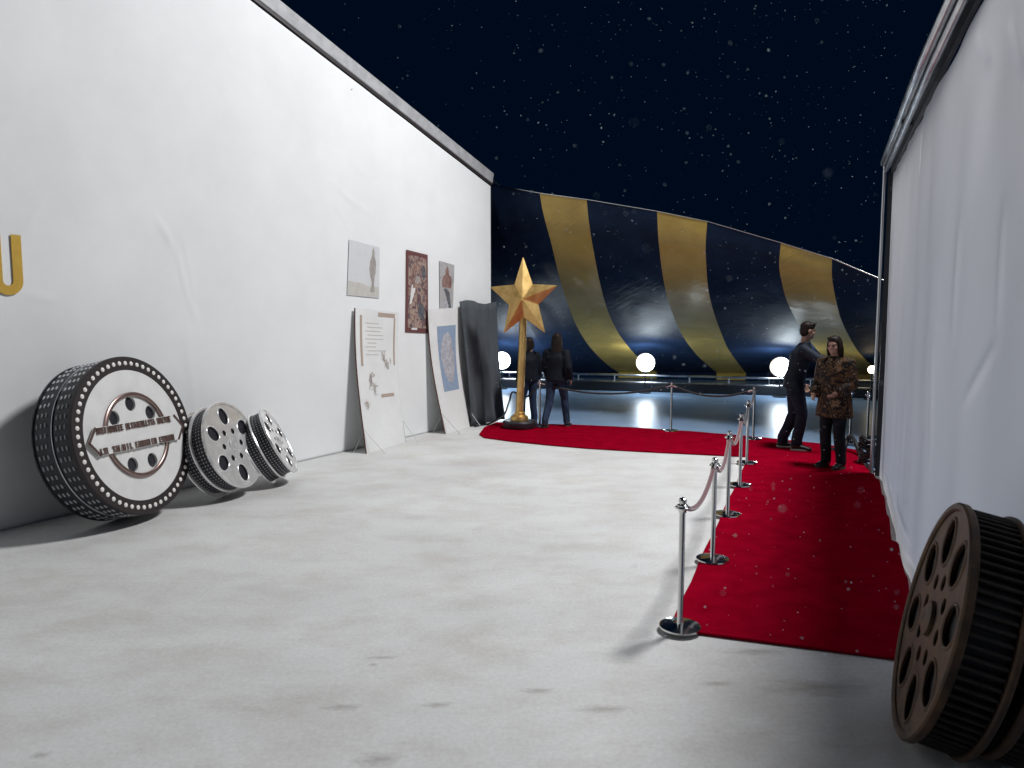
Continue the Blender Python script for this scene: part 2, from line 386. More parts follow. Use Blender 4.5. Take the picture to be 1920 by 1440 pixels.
def rext(u, z, h): return .010 * math.sin(u * 9 + 1.3 * math.sin(z * 1.1)) * (.4 + .6 * mnoise.noise((u * 1.1, z * .4, 5))) - .02
rel(fabric_wall('canvas', RW, rtop, RSTART, REND, 300, 130, .03, M_fabric2, rw, RCRE, rext, False), RA)
US = [RSTART + (REND - RSTART) * k / 24 for k in range(25)]
def rpath(off, dz): return [RW(u, rtop(u) + dz, off) - RA for u in US]
for off, dz, rr in ((.06, .045, .028), (.10, .125, .034), (.075, .20, .028), (-.06, .18, .034)):
    tube('rail', rpath(off, dz), rr, M_steel, rw, 14)
for u in (-2.9, 1.75):
    P = RW(u, rtop(u) + .12, .02); t_ = (RW(u + .05, rtop(u + .05)) - RW(u - .05, rtop(u - .05))).normalized()
    nv = RNV(u); quad_beam('clamp', P - t_ * .02, P + t_ * .02, (nv * .15, nv.cross(t_) * .14), M_darkmetal, rw, RA, .01)
v_, f_ = [], []
for A, B, C_, D_ in zip(rpath(.012, 0), rpath(.012, .2), rpath(-.02, .2), rpath(-.02, 0)): v_ += [A, B, C_, D_]
for k in range(24):
    for q in range(4): f_.append((4 * k + q, 4 * k + (q + 1) % 4, 4 * k + 4 + (q + 1) % 4, 4 * k + 4 + q))
mesh('rail_plate', v_, f_ + [(0, 1, 2, 3), (99, 98, 97, 96)], M_darkmetal, rw)
quad_beam('end_post', RW(REND + .03, 0, .0), RW(REND + .03, rtop(REND) + .02, .0), (RN * .07, RD * .05), M_darkmetal, rw, RA)
tube('edge_pipe', [RW(REND + .05, 0, .075) - RA, RW(REND + .05, rtop(REND) + .1, .075) - RA], .022, M_steel, rw, 12)
for u in (RSTART + .3, REND - .3):
    tube('guy_post', [RW(u, 0, -.1) - RA, RW(u, rtop(u) * .9, -.1) - RA], .03, M_darkmetal, rw)

# floodlight on a mast behind that wall, source of the hall light
fr = empty('floodlight', 'tall floodlight mast standing behind the right canvas wall', 'floodlight', (LAMP_POS.x, LAMP_POS.y, 0))
tube('mast', [(0.45, -.1, -.01), (.45, -.1, LAMP_POS.z - .1)], .05, M_darkmetal, fr)
adir = (LAMP_AIM - LAMP_POS).normalized(); aq = adir.to_track_quat('Z', 'Y').to_matrix()
hs = lathe('housing', [(.0, -.40), (.12, -.38), (.18, -.25), (.33, -.02), (.345, .0), (.31, -.015), (.16, -.22), (0, -.30)], M_darkmetal, fr)
hs.matrix_basis = Matrix.Translation((0, 0, LAMP_POS.z)) @ aq.to_4x4() @ Matrix.Translation((0, 0, -.12))
tube('bracket', [(.45, -.1, LAMP_POS.z - .15), Vector((0, 0, LAMP_POS.z)) - adir * .48], .03, M_darkmetal, fr)

# ------------------------------------------------------------------ red carpet (L shaped)
CP = [(1254, 1184), (1310, 1191), (1400, 1203), (1500, 1216), (1600, 1229), (1684, 1240), (1701, 1175), (1704, 1128), (1697, 1085), (1688, 1048), (1681, 1030), (1671, 1018),
      (1666, 985), (1657, 945), (1649, 915), (1638, 893), (1622, 868), (1606, 846), (1540, 834), (1420, 821), (1300, 811), (1200, 804), (1100, 799), (1000, 796), (930, 794),
      (908, 803), (899, 816), (908, 822), (960, 829), (1030, 836), (1100, 842), (1200, 848), (1300, 853), (1404, 858)]
def carpet():
    P = [floor_pt(x, y) for x, y in CP]; inner = floor_pt(1404, 858); near = floor_pt(1254, 1184)
    for k in range(1, 14):
        p = inner.lerp(near, k / 14); P.append(p + Vector((.008 * math.sin(k * 1.7), 0, 0)))
    me = plate_mesh('carpet', [[(p.x, p.y) for p in P]], .016, .004)
    bm = bmesh.new(); bm.from_mesh(me); bmesh.ops.triangulate(bm, faces=bm.faces)
    for _ in range(5):
        es = [e for e in bm.edges if e.calc_length() > .16]
        if not es: break
        bmesh.ops.subdivide_edges(bm, edges=es, cuts=1); bmesh.ops.triangulate(bm, faces=[f for f in bm.faces if len(f.verts) > 3])
    for v in bm.verts:
        v.co.z += .013
        top = v.co.z > .014
        if top:
            v.co.z += .010 * max(0, mnoise.noise((v.co.x * 1.6, v.co.y * 1.6, 0))) + .004 * mnoise.noise((v.co.x * 6, v.co.y * 6, 4))
            dR = (v.co - RA).dot(RN)
            if 0 < dR < .35 and 0 < (v.co - RA).dot(RD) < REND:      # rucked up along the wall
                v.co.z += .03 * (1 - dR / .35) * (1 + math.sin((v.co - RA).dot(RD) * 7)) 
    bm.to_mesh(me); bm.free()
    o = shade(obj('red_carpet', me, M_carpet), 60)
    tag(o, 'deep red L-shaped carpet laid along the right wall and across the far end', 'carpet')
carpet()

# ------------------------------------------------------------------ canopy: navy sheet with three gold stripes swooping down behind the rail
EDGES = [
    [(1012, 363), (1018, 397), (1034, 458), (1052, 531), (1071, 588), (1091, 629), (1115, 661), (1144, 688), (1160, 698)],
    [(1100, 375), (1105, 422), (1115, 482), (1127, 539), (1140, 584), (1160, 625), (1184, 657), (1205, 678), (1232, 698)],
    [(1232, 397), (1235, 454), (1243, 519), (1253, 564), (1266, 600), (1282, 633), (1306, 665), (1335, 692), (1344, 699)],
    [(1326, 416), (1323, 462), (1325, 511), (1329, 547), (1339, 588), (1351, 621), (1367, 657), (1394, 694), (1399, 700)],
    [(1464, 456), (1461, 499), (1467, 535), (1477, 568), (1493, 600), (1512, 630), (1537, 662), (1568, 690), (1582, 701)],
    [(1560, 486), (1560, 519), (1566, 556), (1576, 596), (1591, 629), (1611, 661), (1634, 685), (1644, 694), (1654, 703)]]
def shifted(e, dx, dy):
    t0, b0 = e[0][1], e[-1][1]
    return [(x + dx, y + dy * (b0 - y) / (b0 - t0)) for x, y in e]
COLS = [shifted(EDGES[0], -420, -45), shifted(EDGES[0], -250, -30), shifted(EDGES[0], -90, -16)] + EDGES + [shifted(EDGES[5], 130, 55), shifted(EDGES[5], 300, 105)]
NR = 44
def top_depth(x): return 15.0 - .0046 * (x - 925)
def bottom_depth(x): return 23.6 - .0028 * (x - 925)
def resample(e):
    out = []
    y0, yb = e[0][1], e[-1][1]
    for k in range(NR + 1):
        wv = 1 - (1 - k / NR) ** 1.7; y = y0 + (yb - y0) * wv                 # rows crowd towards the bottom
        i = max(j for j in range(len(e)) if e[j][1] <= y + 1e-6); i = min(i, len(e) - 2)
        # Catmull-Rom on x over y
        def g(j): return e[min(max(j, 0), len(e) - 1)]
        t = (y - e[i][1]) / (e[i + 1][1] - e[i][1])
        m0 = (g(i + 1)[0] - g(i - 1)[0]) / max(g(i + 1)[1] - g(i - 1)[1], 1) * (e[i + 1][1] - e[i][1])
        m1 = (g(i + 2)[0] - g(i)[0]) / max(g(i + 2)[1] - g(i)[1], 1) * (e[i + 1][1] - e[i][1])
        x = (2 * t ** 3 - 3 * t ** 2 + 1) * e[i][0] + (t ** 3 - 2 * t ** 2 + t) * m0 + (-2 * t ** 3 + 3 * t ** 2) * e[i + 1][0] + (t ** 3 - t ** 2) * m1
        Y = top_depth(e[0][0]) + (bottom_depth(e[0][0]) - top_depth(e[0][0])) * wv ** 3
        out.append(at(x, y, Y))
    return out
C3 = [resample(e) for e in COLS]
cb = floor_pt(1250, 760)
can = empty('canopy', 'navy satin canopy with three gold stripes swooping down from a slanting cable', 'canopy', cb)
def canopy_panel(name, A, B, mt, n, seed, sag):
    v, f = [], []
    for j in range(n + 1):
        s = j / n
        for k in range(NR + 1):
            p = A[k].lerp(B[k], s)
            q = A[min(k + 1, NR)].lerp(B[min(k + 1, NR)], s) - A[max(k - 1, 0)].lerp(B[max(k - 1, 0)], s)
            nn = (B[k] - A[k]).cross(q).normalized()
            e = math.sin(math.pi * s)
            d = sag * e * math.sin(math.pi * min(1, k / NR * 1.1 + .02)) if k else 0
            d += .018 * mnoise.noise((p.x * 3.2 + p.z * 2.6, p.z * 4.4 - p.x * 1.2, seed)) * min(1, k / 4) * (.25 + e)
            d += .010 * math.sin((p.x * .8 + p.z * 1.5) * 17 + 4 * mnoise.noise((p.x, p.z, seed + 2))) * (.2 + e) * max(0, mnoise.noise((p.x * .7, p.z * .9, seed + 7)) + .2)
            v.append(p + nn * d - cb)
        v.append(A[NR].lerp(B[NR], s) * 1 - cb + Vector((0, .05, -A[NR].lerp(B[NR], s).z + .02)))    # hem falls to the ground
    rows = NR + 2
    for j in range(n):
        for k in range(rows - 1): f.append((j * rows + k, j * rows + k + 1, (j + 1) * rows + k + 1, (j + 1) * rows + k))
    return mesh(name, v, f, mt, can, 180)
for i in range(len(C3) - 1):
    stripe = i in (3, 5, 7)
    canopy_panel('gold_stripe' if stripe else 'navy_panel', C3[i], C3[i + 1], M_ggold if stripe else M_gdark, 18 if stripe else 22, i * 3.3, .05 if stripe else .10)
tube('top_cable', [c[0] + UP * .012 - cb for c in C3], .011, M_chrome, can, 8)

# ------------------------------------------------------------------ rail and kerb across the far side
K1, K2 = floor_pt(860, 723), floor_pt(1720, 748)
KD = (K2 - K1).normalized(); KN = Vector((-KD.y, KD.x, 0))
rb_ = empty('barrier_rail', 'low steel tube rail above a dark kerb behind the far carpet', 'railing', K1)
KL = (K2 - K1).length
quad_beam('kerb', K1 + UP * .10, K2 + UP * .10, (KN * .25, UP * .22), M_darkmetal, rb_, K1, .02)
def zr(x, y, P): return at(x, y, P.y).z
zt1, zt2 = zr(1062, 700, K1.lerp(K2, .235)), zr(1639, 713, K1.lerp(K2, .905))
zt = (zt1 + zt2) / 2
for dz, rr in ((0, .028), (-.19, .028)):
    tube('rail', [UP * (zt + dz) - KN * .02, KD * KL + UP * (zt + dz) - KN * .02], rr, M_steel, rb_, 10)
for k in range(12):
    P = KD * (KL * (k + .55) / 12)
    tube('post', [P + UP * .2 - KN * .02, P + UP * zt - KN * .02], .02, M_steel, rb_, 8)

# globe lamps along the rail
def lamp(px, py, r, mt, label, dY=-.05, group='globe lamps along the rail'):
    t = (px - 860) / 860; P0 = K1.lerp(K2, t)
    for _ in range(6):
        p = at(px, py, P0.y + dY - .35); tt = (p - K1).dot(KD); P0 = K1 + KD * tt
    e = empty('globe_lamp', label, 'lamp', (p.x, p.y, -.012), group)
    lathe('base', [(0, 0), (.16, 0), (.16, .02), (.03, .035), (0, .035)], M_darkmetal, e, 20)
    tube('stem', [(0, 0, .02), (0, 0, p.z - r * .9)], .018, M_darkmetal, e, 8)
    lathe('collar', [(.0, p.z - r * 1.1), (.07, p.z - r * 1.1), (.08, p.z - r * .9), (.0, p.z - r * .9)], M_darkmetal, e, 16)
    g = obj('globe', (lambda b: (bmesh.ops.create_uvsphere(b, u_segments=24, v_segments=16, radius=r), b)[1])(bmesh.new()), mt, e)
    g.location = (0, 0, p.z); shade(g)
    return e
lamp(941, 675, .24, M_lamp, 'glowing white globe lamp on the rail left of the gold star pole')
lamp(990, 676, .17, M_lamp, 'smaller glowing globe lamp just right of the gold star pole')
lamp(1210, 679, .24, M_lamp, 'glowing white globe lamp at the foot of the first gold stripe')
lamp(1463, 687, .24, M_lamp, 'glowing white globe lamp shining beside the tall man')
lamp(1635, 692, .09, M_lamp2, 'small orange bulb beside the post at the end of the right wall')

# ------------------------------------------------------------------ gold star on a pole
SB = floor_pt(974, 802, .02); SB.z = .03
px_m = FPX / SB.y
star = empty('star_statue', 'large faceted gold star on a gold pole with black disc base', 'star statue', SB)
top = at(982, 561, SB.y) - SB
lathe('base', [(0, 0), (.285, 0), (.295, .02), (.295, .10), (.27, .125), (0, .125)], M_black, star, 40)
lathe('foot', [(0, .12), (.16, .125), (.165, .15), (.15, .20), (.10, .225), (.095, .26), (.07, .275), (0, .275)], M_gold, star, 32)
tube('pole', [(0, 0, .26), (top.x * .5, 0.02, top.z * .5), (top.x, .06, top.z - .15)], [.068, .066, .064], M_gold, star, 24)
def star_mesh():
    Ro, Ri, dp = .635, .275, .20; v = [(0, 0, dp), (0, 0, -dp)]; f = []
    for k in range(10):
        a = math.pi / 2 + k * math.pi / 5; r = Ro if k % 2 == 0 else Ri; v.append((r * math.cos(a), r * math.sin(a), 0))
    for k in range(10):
        a, b = 2 + k, 2 + (k + 1) % 10; f += [(0, a, b), (1, b, a)]
    bm = bmesh.new(); vs = [bm.verts.new(p) for p in v]; [bm.faces.new([vs[i] for i in t]) for t in f]
    bmesh.ops.bevel(bm, geom=bm.edges[:], offset=.006, segments=2, affect='EDGES'); return bm
st = obj('star', star_mesh(), M_gold, star)
st.location = top; st.rotation_euler = (R(90), R(-1), R(-9)); st.scale = (1.0, 1.17, 1)

# ------------------------------------------------------------------ stanchions and ropes
ST_H = .83
def make_stanchion(loc):
    e = empty('stanchion', '', 'stanchion', loc, 'chrome rope stanchions')
    lathe('base', [(0, 0), (.128, 0), (.132, .006), (.130, .016), (.10, .022), (.03, .030), (0, .030)], M_chrome, e, 40)
    lathe('post', [(0, .028), (.021, .028), (.021, .035), (.019, .04), (.019, ST_H - .07), (0, ST_H - .07)], M_chrome, e, 20)
    lathe('cap', [(0, ST_H - .085), (.024, ST_H - .085), (.026, ST_H - .06), (.034, ST_H - .05), (.034, ST_H - .035), (.02, ST_H - .028), (.026, ST_H - .012), (.022, ST_H + .004), (.01, ST_H + .012), (0, ST_H + .013)], M_chrome, e, 24)
    lathe('hook_ring', [(.030 + .012 + .007 * math.cos(a * math.pi / 4), ST_H - .052 + .007 * math.sin(a * math.pi / 4)) for a in range(8)], M_chrome, e, 24, True, 60)
    return e
def clone(e, loc, rz=0):
    c = e.copy(); col.objects.link(c); c.location = loc; c.rotation_euler = (0, 0, rz)
    for ch in e.children:
        d = ch.copy(); col.objects.link(d); d.parent = c
    return c
STP = [((1275, 1177), 'nearest chrome stanchion with a big disc base at the near corner of the red carpet'),
       ((1336, 1050), 'second chrome stanchion along the carpet edge, counted from the nearest'),
       ((1364, 965), 'third chrome stanchion along the carpet edge, counted from the nearest'),
       ((1387, 910), 'fourth chrome stanchion along the carpet edge, counted from the nearest'),
       ((1400, 868), 'fifth chrome stanchion along the carpet edge, standing at the inner corner'),
       ((1412, 823), 'chrome stanchion where the rope along the far edge meets the row down the carpet'),
       ((1258, 808), 'chrome stanchion between the two sagging black ropes on the far carpet edge'),
       ((1012, 800), 'chrome stanchion just right of the gold star, beside the walking figure'),
       ((1593, 830), 'thin chrome stanchion behind the person in the patterned coat'),
       ((1625, 838), 'chrome stanchion farthest right, close to the right wall end post')]
proto = None; SP = []
for k, ((x, y), lab) in enumerate(STP):
    z = .022 if k < 6 else .02
    p = floor_pt(x, y, z); p.z = z
    if proto is None: proto = make_stanchion(p); s = proto
    else: s = clone(proto, p, k * .37)
    s['label'] = lab; SP.append(p)
def rope(A, B, sag, mt, label, r=.017, group='ropes between the stanchions'):
    a, b = A + UP * (ST_H - .055), B + UP * (ST_H - .055); dr = (b - a); dr.z = 0; dr.normalize()
    a, b = a + dr * .05, b - dr * .05
    e = empty('barrier_rope', label, 'rope', (a + b) / 2 - UP * sag, group); base = e.location
    pts = [a.lerp(b, t / 18) - UP * (sag * (1 - (2 * t / 18 - 1) ** 2)) for t in range(19)]
    tube('cord', [p - base for p in pts], r, mt, e, 10)
    for P, Q in ((pts[0], pts[1]), (pts[-1], pts[-2])):
        d = (Q - P).normalized(); tube('end_hook', [P - d * .02 - base, P + d * .05 - base], r * 1.25, M_chrome, e, 10)
rope(SP[0], SP[1], .13, M_ropered, 'dusty red velvet rope between the two nearest stanchions')
rope(SP[1], SP[2], .16, M_ropered, 'red rope between the second and third stanchions')
rope(SP[2], SP[3], .16, M_ropered, 'red rope between the third and fourth stanchions')
rope(SP[3], SP[4], .14, M_ropedark, 'dark rope between the fourth and fifth stanchions')
rope(SP[4], SP[5], .10, M_ropedark, 'short dark rope between the fifth stanchion and the far corner one')
rope(SP[5], SP[6], .13, M_ropedark, 'black rope sagging between the two middle stanchions of the far edge')
rope(SP[6], SP[7], .16, M_ropedark, 'long black rope sagging from the middle stanchion to the one by the star')
# black cable looped from that stanchion behind the star pole to the wall foot
pts = [SP[7] + UP * .74, at(985, 745, SP[7].y), at(962, 735, SP[7].y + .1), at(955, 752, SP[7].y + .05), at(945, 778, SP[7].y), at(930, 788, SP[7].y - .1), floor_pt(915, 795, .02), floor_pt(890, 799, .02)]
def spline(P, n=8):
    out = []
    for i in range(len(P) - 1):
        p0, p1, p2, p3 = P[max(i - 1, 0)], P[i], P[i + 1], P[min(i + 2, len(P) - 1)]
        for k in range(n):
            t = k / n; out.append(.5 * ((2 * p1) + (p2 - p0) * t + (2 * p0 - 5 * p1 + 4 * p2 - p3) * t * t + (3 * p1 - p0 - 3 * p2 + p3) * t ** 3))
    return out + [P[-1]]
c = tube('power_cable', spline(pts), .016, M_cable); tag(c, 'black cable looping down to the floor left of the star pole', 'cable')
pts = [floor_pt(1636, 884, .03), floor_pt(1622, 868, .03), floor_pt(1612, 850, .06), at(1603, 828, 10.6), at(1594, 818, 10.75), at(1588, 826, 10.8), floor_pt(1580, 846, .04), floor_pt(1560, 842, .03)]
c = tube('power_cable', spline(pts), .03, M_cable); tag(c, 'thick black cable lying on the carpet by the right wall end post', 'cable')
bm = bmesh.new()
q = floor_pt(1628, 872); 
for k in range(7):
    a = k * .9; bm_tube(bm, spline([q + Vector((.10 * math.cos(a + t) * (1 + .2 * math.sin(3 * t + k)), .16 * math.sin(a + t), .05 + .05 * k + .03 * math.sin(2 * t + k))) for t in [j * .8 for j in range(8)]], 4), .02, 8)
c = shade(obj('cable_coil', bm, M_cable), 60); tag(c, 'black heap of coiled cable at the foot of the right wall end post', 'cable')

# ------------------------------------------------------------------ film reels
def place_disc(e, px, py, Nv, Rr, T, roll=0):
    """put the front-face centre on the pixel ray at the depth where the lowest rim point touches the floor"""
    Nv = Vector(Nv).normalized(); d = ray(px, py); low = (0 if Nv.z < 0 else T * Nv.z) + Rr * math.sqrt(1 - Nv.z ** 2)
    z = low + .004; P = O + d * ((z - CAM_H) / d.z)
    yv = (UP - Nv * UP.dot(Nv)).normalized(); xv = yv.cross(Nv)
    M = Matrix((xv, yv, Nv)).transposed() @ Matrix.Rotation(roll, 3, 'Z')
    e.matrix_world = Matrix.Translation(P) @ M.to_4x4(); return P
def ring(name, r0, r1, z0, z1, mt, parent, n=64, bev=.006):
    b = min(bev, (z1 - z0) / 3, (r1 - r0) / 3)
    return lathe(name, [(r0, z0), (r1 - b, z0), (r1, z0 + b), (r1, z1 - b), (r1 - b, z1), (r0 + b, z1), (r0, z1 - b)], mt, parent, n, closed=True)

# large white-faced can with bulbs round the rim
big = empty('film_can_prop', 'large white-faced film can prop ringed with white dots, leaning on the left wall', 'film prop')
BR, BT = .769, .44
place_disc(big, 257.7, 814.7, (.951, -.230, .208), BR, BT, R(-1))
lathe('drum', [(0, -BT), (BR - .012, -BT), (BR - .012, -BT * .54), (BR - .03, -BT * .53), (BR - .03, -BT * .47), (BR - .012, -BT * .46), (BR - .012, -.03), (0, -.03)], M_black, big, 96)
ring('rim', BR - .012, BR, -BT, -BT + .02, M_black, big, 96); ring('hoop', BR - .03, BR - .004, -BT * .515, -BT * .485, M_steel, big, 96, .003)
ring('front_ring', BR - .135, BR, -.035, 0, M_brownring, big, 96)
holes = [circle(.068, .305 * math.cos(R(90 + 360 / 7 * k)), .305 * math.sin(R(90 + 360 / 7 * k)), 24, 1, 1.1) for k in range(7) if k != 2] 
plate('face', [circle(BR - .128, n=96)] + holes, .05, M_white, big, .003, (0, 0, -.030))
dot = lathe('rim_dot', [(0, 0), (.0215, 0), (.0215, .004), (.014, .010), (0, .012)], M_cream, big, 12)
ND = 58
for k in range(ND):
    a = 2 * math.pi * k / ND; Mx = Matrix.Translation(((BR - .067) * math.cos(a), (BR - .067) * math.sin(a), -.001)) @ Matrix.Diagonal((1, 1, 1, 1))
    if k == 0: dot.matrix_basis = Mx
    else: copy_part(dot, big, Mx)
das = box('film_perforation', (0, 0, 0), (.040, .012, .016), M_cream, big, None, .003); n = 0
M_perf = mat('dulled_white_paint', rough=.6); mottled(M_perf, (.42, .43, .45), (.62, .63, .64), 11, 4); das.data.materials[0] = M_perf
for row in (-.075, -.122, -.169, -.29, -.337, -.384):
    for k in range(50):
        a = 2 * math.pi * (k + .5 * (row < -.25)) / 50
        Mx = Matrix.Rotation(a, 4, 'Z') @ Matrix.Translation((BR - .010, 0, row)) @ Matrix.Rotation(R(90), 4, 'Z') @ Matrix.Rotation(R(90), 4, 'X')
        if n == 0: das.matrix_basis = Mx
        else: copy_part(das, big, Mx)
        n += 1
# emblem: ring, pointed banner and two rows of small raised lettering
em = lathe('emblem_ring', [(.375, -.004), (.415, -.004), (.415, .016), (.405, .022), (.385, .022), (.375, .016)], M_brownring, big, 72, closed=True)
em.data.materials[0] = mat('bronzed_trim', (.30, .21, .19), .3, .8)
hb = .125; hl = .62
plate('emblem_banner', [[(-hl, 0), (-hl + .10, hb), (hl - .10, hb), (hl, 0), (hl - .10, -hb), (-hl + .10, -hb)]], .022, M_white, big, .004, (0, .0, .015))
M_trim = em.data.materials[0]
bn = [c for c in big.children if c.name.startswith('emblem_banner')][0]; bn.rotation_euler = (0, 0, R(0))
for s in (-1, 1):
    for t in (-1, 1):
        q = Vector((s * hl, 0, 0)); q2 = Vector((s * (hl - .10), t * hb, 0))
        m = box('banner_edge', (q + q2) / 2 + Vector((0, 0, .014)), ((q2 - q).length + .012, .022, .014), M_trim, bn, Matrix.Rotation(math.atan2((q2 - q).y, (q2 - q).x), 3, 'Z'), .003)
for line, (yy, hh, groups) in enumerate(((.094, .062, (10, 12, 6)), (-.094, .062, (3, 7, 8, 6)))):
    x = -hl + .115; tot = sum(groups) + len(groups) * 1.0; step = (2 * hl - .23) / tot
    rnd = random.Random(line + 4)
    for g in groups:
        for k in range(g):
            bm = bmesh.new(); wd = step * .72; st_ = rnd.choice(('E', 'N', 'T', 'O', 'L', 'I', 'A'))
            z0 = Vector((x, yy, .020)); bar = step * .2
            if st_ in 'ENOLI': bm_box(bm, z0 + Vector((-wd / 2 + bar / 2, 0, 0)), (bar, hh, .012))
            if st_ in 'NO': bm_box(bm, z0 + Vector((wd / 2 - bar / 2, 0, 0)), (bar, hh, .012))
            if st_ in 'EO': bm_box(bm, z0 + Vector((0, hh / 2 - .008, 0)), (wd * .98, .014, .0115))
            if st_ in 'ELO': bm_box(bm, z0 + Vector((0, -hh / 2 + .008, 0)), (wd * .98, .014, .0115))
            if st_ == 'E': bm_box(bm, z0, (wd * .8, .012, .0115))
            if st_ == 'N': bm_box(bm, z0, (bar, hh * 1.02, .0115), Matrix.Rotation(R(22), 3, 'Z'))
            if st_ == 'T': bm_box(bm, z0, (bar, hh, .012)); bm_box(bm, z0 + Vector((0, hh / 2 - .008, 0)), (wd, .014, .0115))
            if st_ == 'A':
                for sgn in (-1, 1): bm_box(bm, z0 + Vector((sgn * wd * .22, 0, 0)), (bar, hh, .012 - .0004 * sgn), Matrix.Rotation(R(-sgn * 14) * -1, 3, 'Z'))
            obj('banner_letter', bm, M_trim, bn); x += step
        x += step * 1.0

M_ribs = mat('shaded_bronze', rough=.6); mottled(M_ribs, (.014, .012, .012), (.055, .036, .024), 9, 6, lo=.35, hi=.75)  # darker copy of the bronze: the shade on the ribbed tread is in the colour
def reel(name, label, px, py, Nv, Rr, T, mt_plate, mt_side, nh, roll=0, ribs=0, double=True, rim_mat=None):
    e = empty(name, label, 'film reel'); place_disc(e, px, py, Nv, Rr, T, roll); rim_mat = rim_mat or mt_plate
    hs = [circle(Rr * .185, Rr * .66 * math.cos(2 * math.pi * k / nh), Rr * .66 * math.sin(2 * math.pi * k / nh), 24, 1.12, .92, 2 * math.pi * k / nh) for k in range(nh)]
    hs += [circle(Rr * .075, Rr * .335 * math.cos(2 * math.pi * (k + .5) / nh), Rr * .335 * math.sin(2 * math.pi * (k + .5) / nh), 16) for k in range(nh)]
    th = Rr * .03
    plate('front_flange', [circle(Rr * .965, n=72)] + hs, th, mt_plate, e, th * .3, (0, 0, -th))
    ring('front_rim', Rr * .93, Rr, -th * 2.1, th * .4, rim_mat, e, 72, th * .5)
    lathe('hub', [(Rr * .12, -th), (Rr * .15, -th * .3), (Rr * .145, th * .6), (Rr * .10, th * 1.2), (Rr * .05, th * 1.3), (0, th * .4)], mt_plate, e, 32)
    for k in range(nh):
        a_ = 2 * math.pi * k / nh
        if k == 0:
            hr_ = lathe('hole_rim', [(Rr * .185 + Rr * .016 * math.cos(q * math.pi / 3), Rr * .014 * math.sin(q * math.pi / 3)) for q in range(6)], rim_mat, e, 24, True, 60)
        Mx = Matrix.Translation((Rr * .66 * math.cos(a_), Rr * .66 * math.sin(a_), -th * .5)) @ Matrix.Rotation(a_, 4, 'Z') @ Matrix.Diagonal((1.12, .92, 1, 1))
        if k == 0: hr_.matrix_basis = Mx
        else: copy_part(hr_, e, Mx)
    zb = -T
    zm = -T * .55 if double else -T
    ph = [circle(Rr * .18, Rr * .66 * math.cos(2 * math.pi * (k + .4) / nh), Rr * .66 * math.sin(2 * math.pi * (k + .4) / nh), 20) for k in range(nh)]
    lathe('film_pack', [(Rr * .22, -th * 2.0), (Rr * .92, -th * 2.0), (Rr * .92, zm + th), (Rr * .22, zm + th)], mt_side, e, 72, closed=True)
    plate('back_flange', [circle(Rr * .965, n=72)] + (ph if not double else []), th, M_black, e, th * .3, (0, 0, zm + th * .5))
    ring('back_rim', Rr * .93, Rr, zm - th * .4, zm + th * 1.4, rim_mat, e, 72, th * .5)
    if double:
        lathe('rear_film_pack', [(0, zb + th * .5), (Rr * .92, zb + th * .5), (Rr * .92, zm - th * .5), (0, zm - th * .5)], mt_side, e, 72)
        ring('rear_rim', Rr * .90, Rr, zb, zb + th * 1.2, rim_mat, e, 72, th * .4)
    if ribs:
        b = box('rib', (0, 0, 0), (Rr * .06, Rr * .028, T - th * 3.6), M_ribs, e, None, .004)
        for k in range(ribs):
            Mx = Matrix.Rotation(2 * math.pi * k / ribs, 4, 'Z') @ Matrix.Translation((Rr * .945, 0, -T / 2 - th * .3))
            if k == 0: b.matrix_basis = Mx
            else: copy_part(b, e, Mx)
    return e
# film edge with rows of tiny perforations (too small to build)
M_film = mat('film_edge', (.012, .012, .016), .5)
def _film(m, nrow, ncol):
    b = m.node_tree.nodes['Principled BSDF']; tc = N(m, 'ShaderNodeTexCoord'); sx = N(m, 'ShaderNodeSeparateXYZ'); L(m, tc.outputs['Object'], sx.inputs[0])
    at2 = N(m, 'ShaderNodeMath', operation='ARCTAN2'); L(m, sx.outputs[1], at2.inputs[0]); L(m, sx.outputs[0], at2.inputs[1])
    def frac(sock, k):
        a = N(m, 'ShaderNodeMath', operation='MULTIPLY'); L(m, sock, a.inputs[0]); a.inputs[1].default_value = k
        f = N(m, 'ShaderNodeMath', operation='FRACT'); L(m, a.outputs[0], f.inputs[0])
        c = N(m, 'ShaderNodeMath', operation='SUBTRACT'); L(m, f.outputs[0], c.inputs[0]); c.inputs[1].default_value = .5
        d = N(m, 'ShaderNodeMath', operation='ABSOLUTE'); L(m, c.outputs[0], d.inputs[0])
        g = N(m, 'ShaderNodeMath', operation='LESS_THAN'); L(m, d.outputs[0], g.inputs[0]); g.inputs[1].default_value = .2; return g.outputs[0]
    mu = N(m, 'ShaderNodeMath', operation='MULTIPLY'); L(m, frac(at2.outputs[0], ncol / 6.2832), mu.inputs[0]); L(m, frac(sx.outputs[2], nrow), mu.inputs[1])
    mx = N(m, 'ShaderNodeMix', data_type='RGBA'); L(m, mu.outputs[0], mx.inputs[0]); mx.inputs[6].default_value = (.012, .012, .018, 1); mx.inputs[7].default_value = (.34, .35, .37, 1)
    L(m, mx.outputs[2], b.inputs['Base Color'])
_film(M_film, 28, 74)
M_chrome2 = mat('worn_chrome', rough=.2, metal=.55, spec=.8); mottled(M_chrome2, (.74, .73, .72), (.93, .92, .91), 5, 6, rough=(.12, .36), bump=.5, bscale=5, bdist=.02)
reel('film_reel', 'shiny chrome film reel beside the large white film can', 438.3, 832.8, (.921, -.168, .351), .494, .34, M_chrome2, M_film, 6, .5)
reel('film_reel', 'smallest grey metal film reel, tilted far back, third from the left edge', 523.8, 824.9, (.878, .15, .454), .429, .30, M_chrome2, M_film, 6, .2)
M_bronze = mat('tarnished_bronze', rough=.55, metal=.35); mottled(M_bronze, (.030, .022, .018), (.175, .10, .055), 6, 8, lo=.32, hi=.72, rough=(.4, .7), bump=.2, bscale=30, bdist=.006)
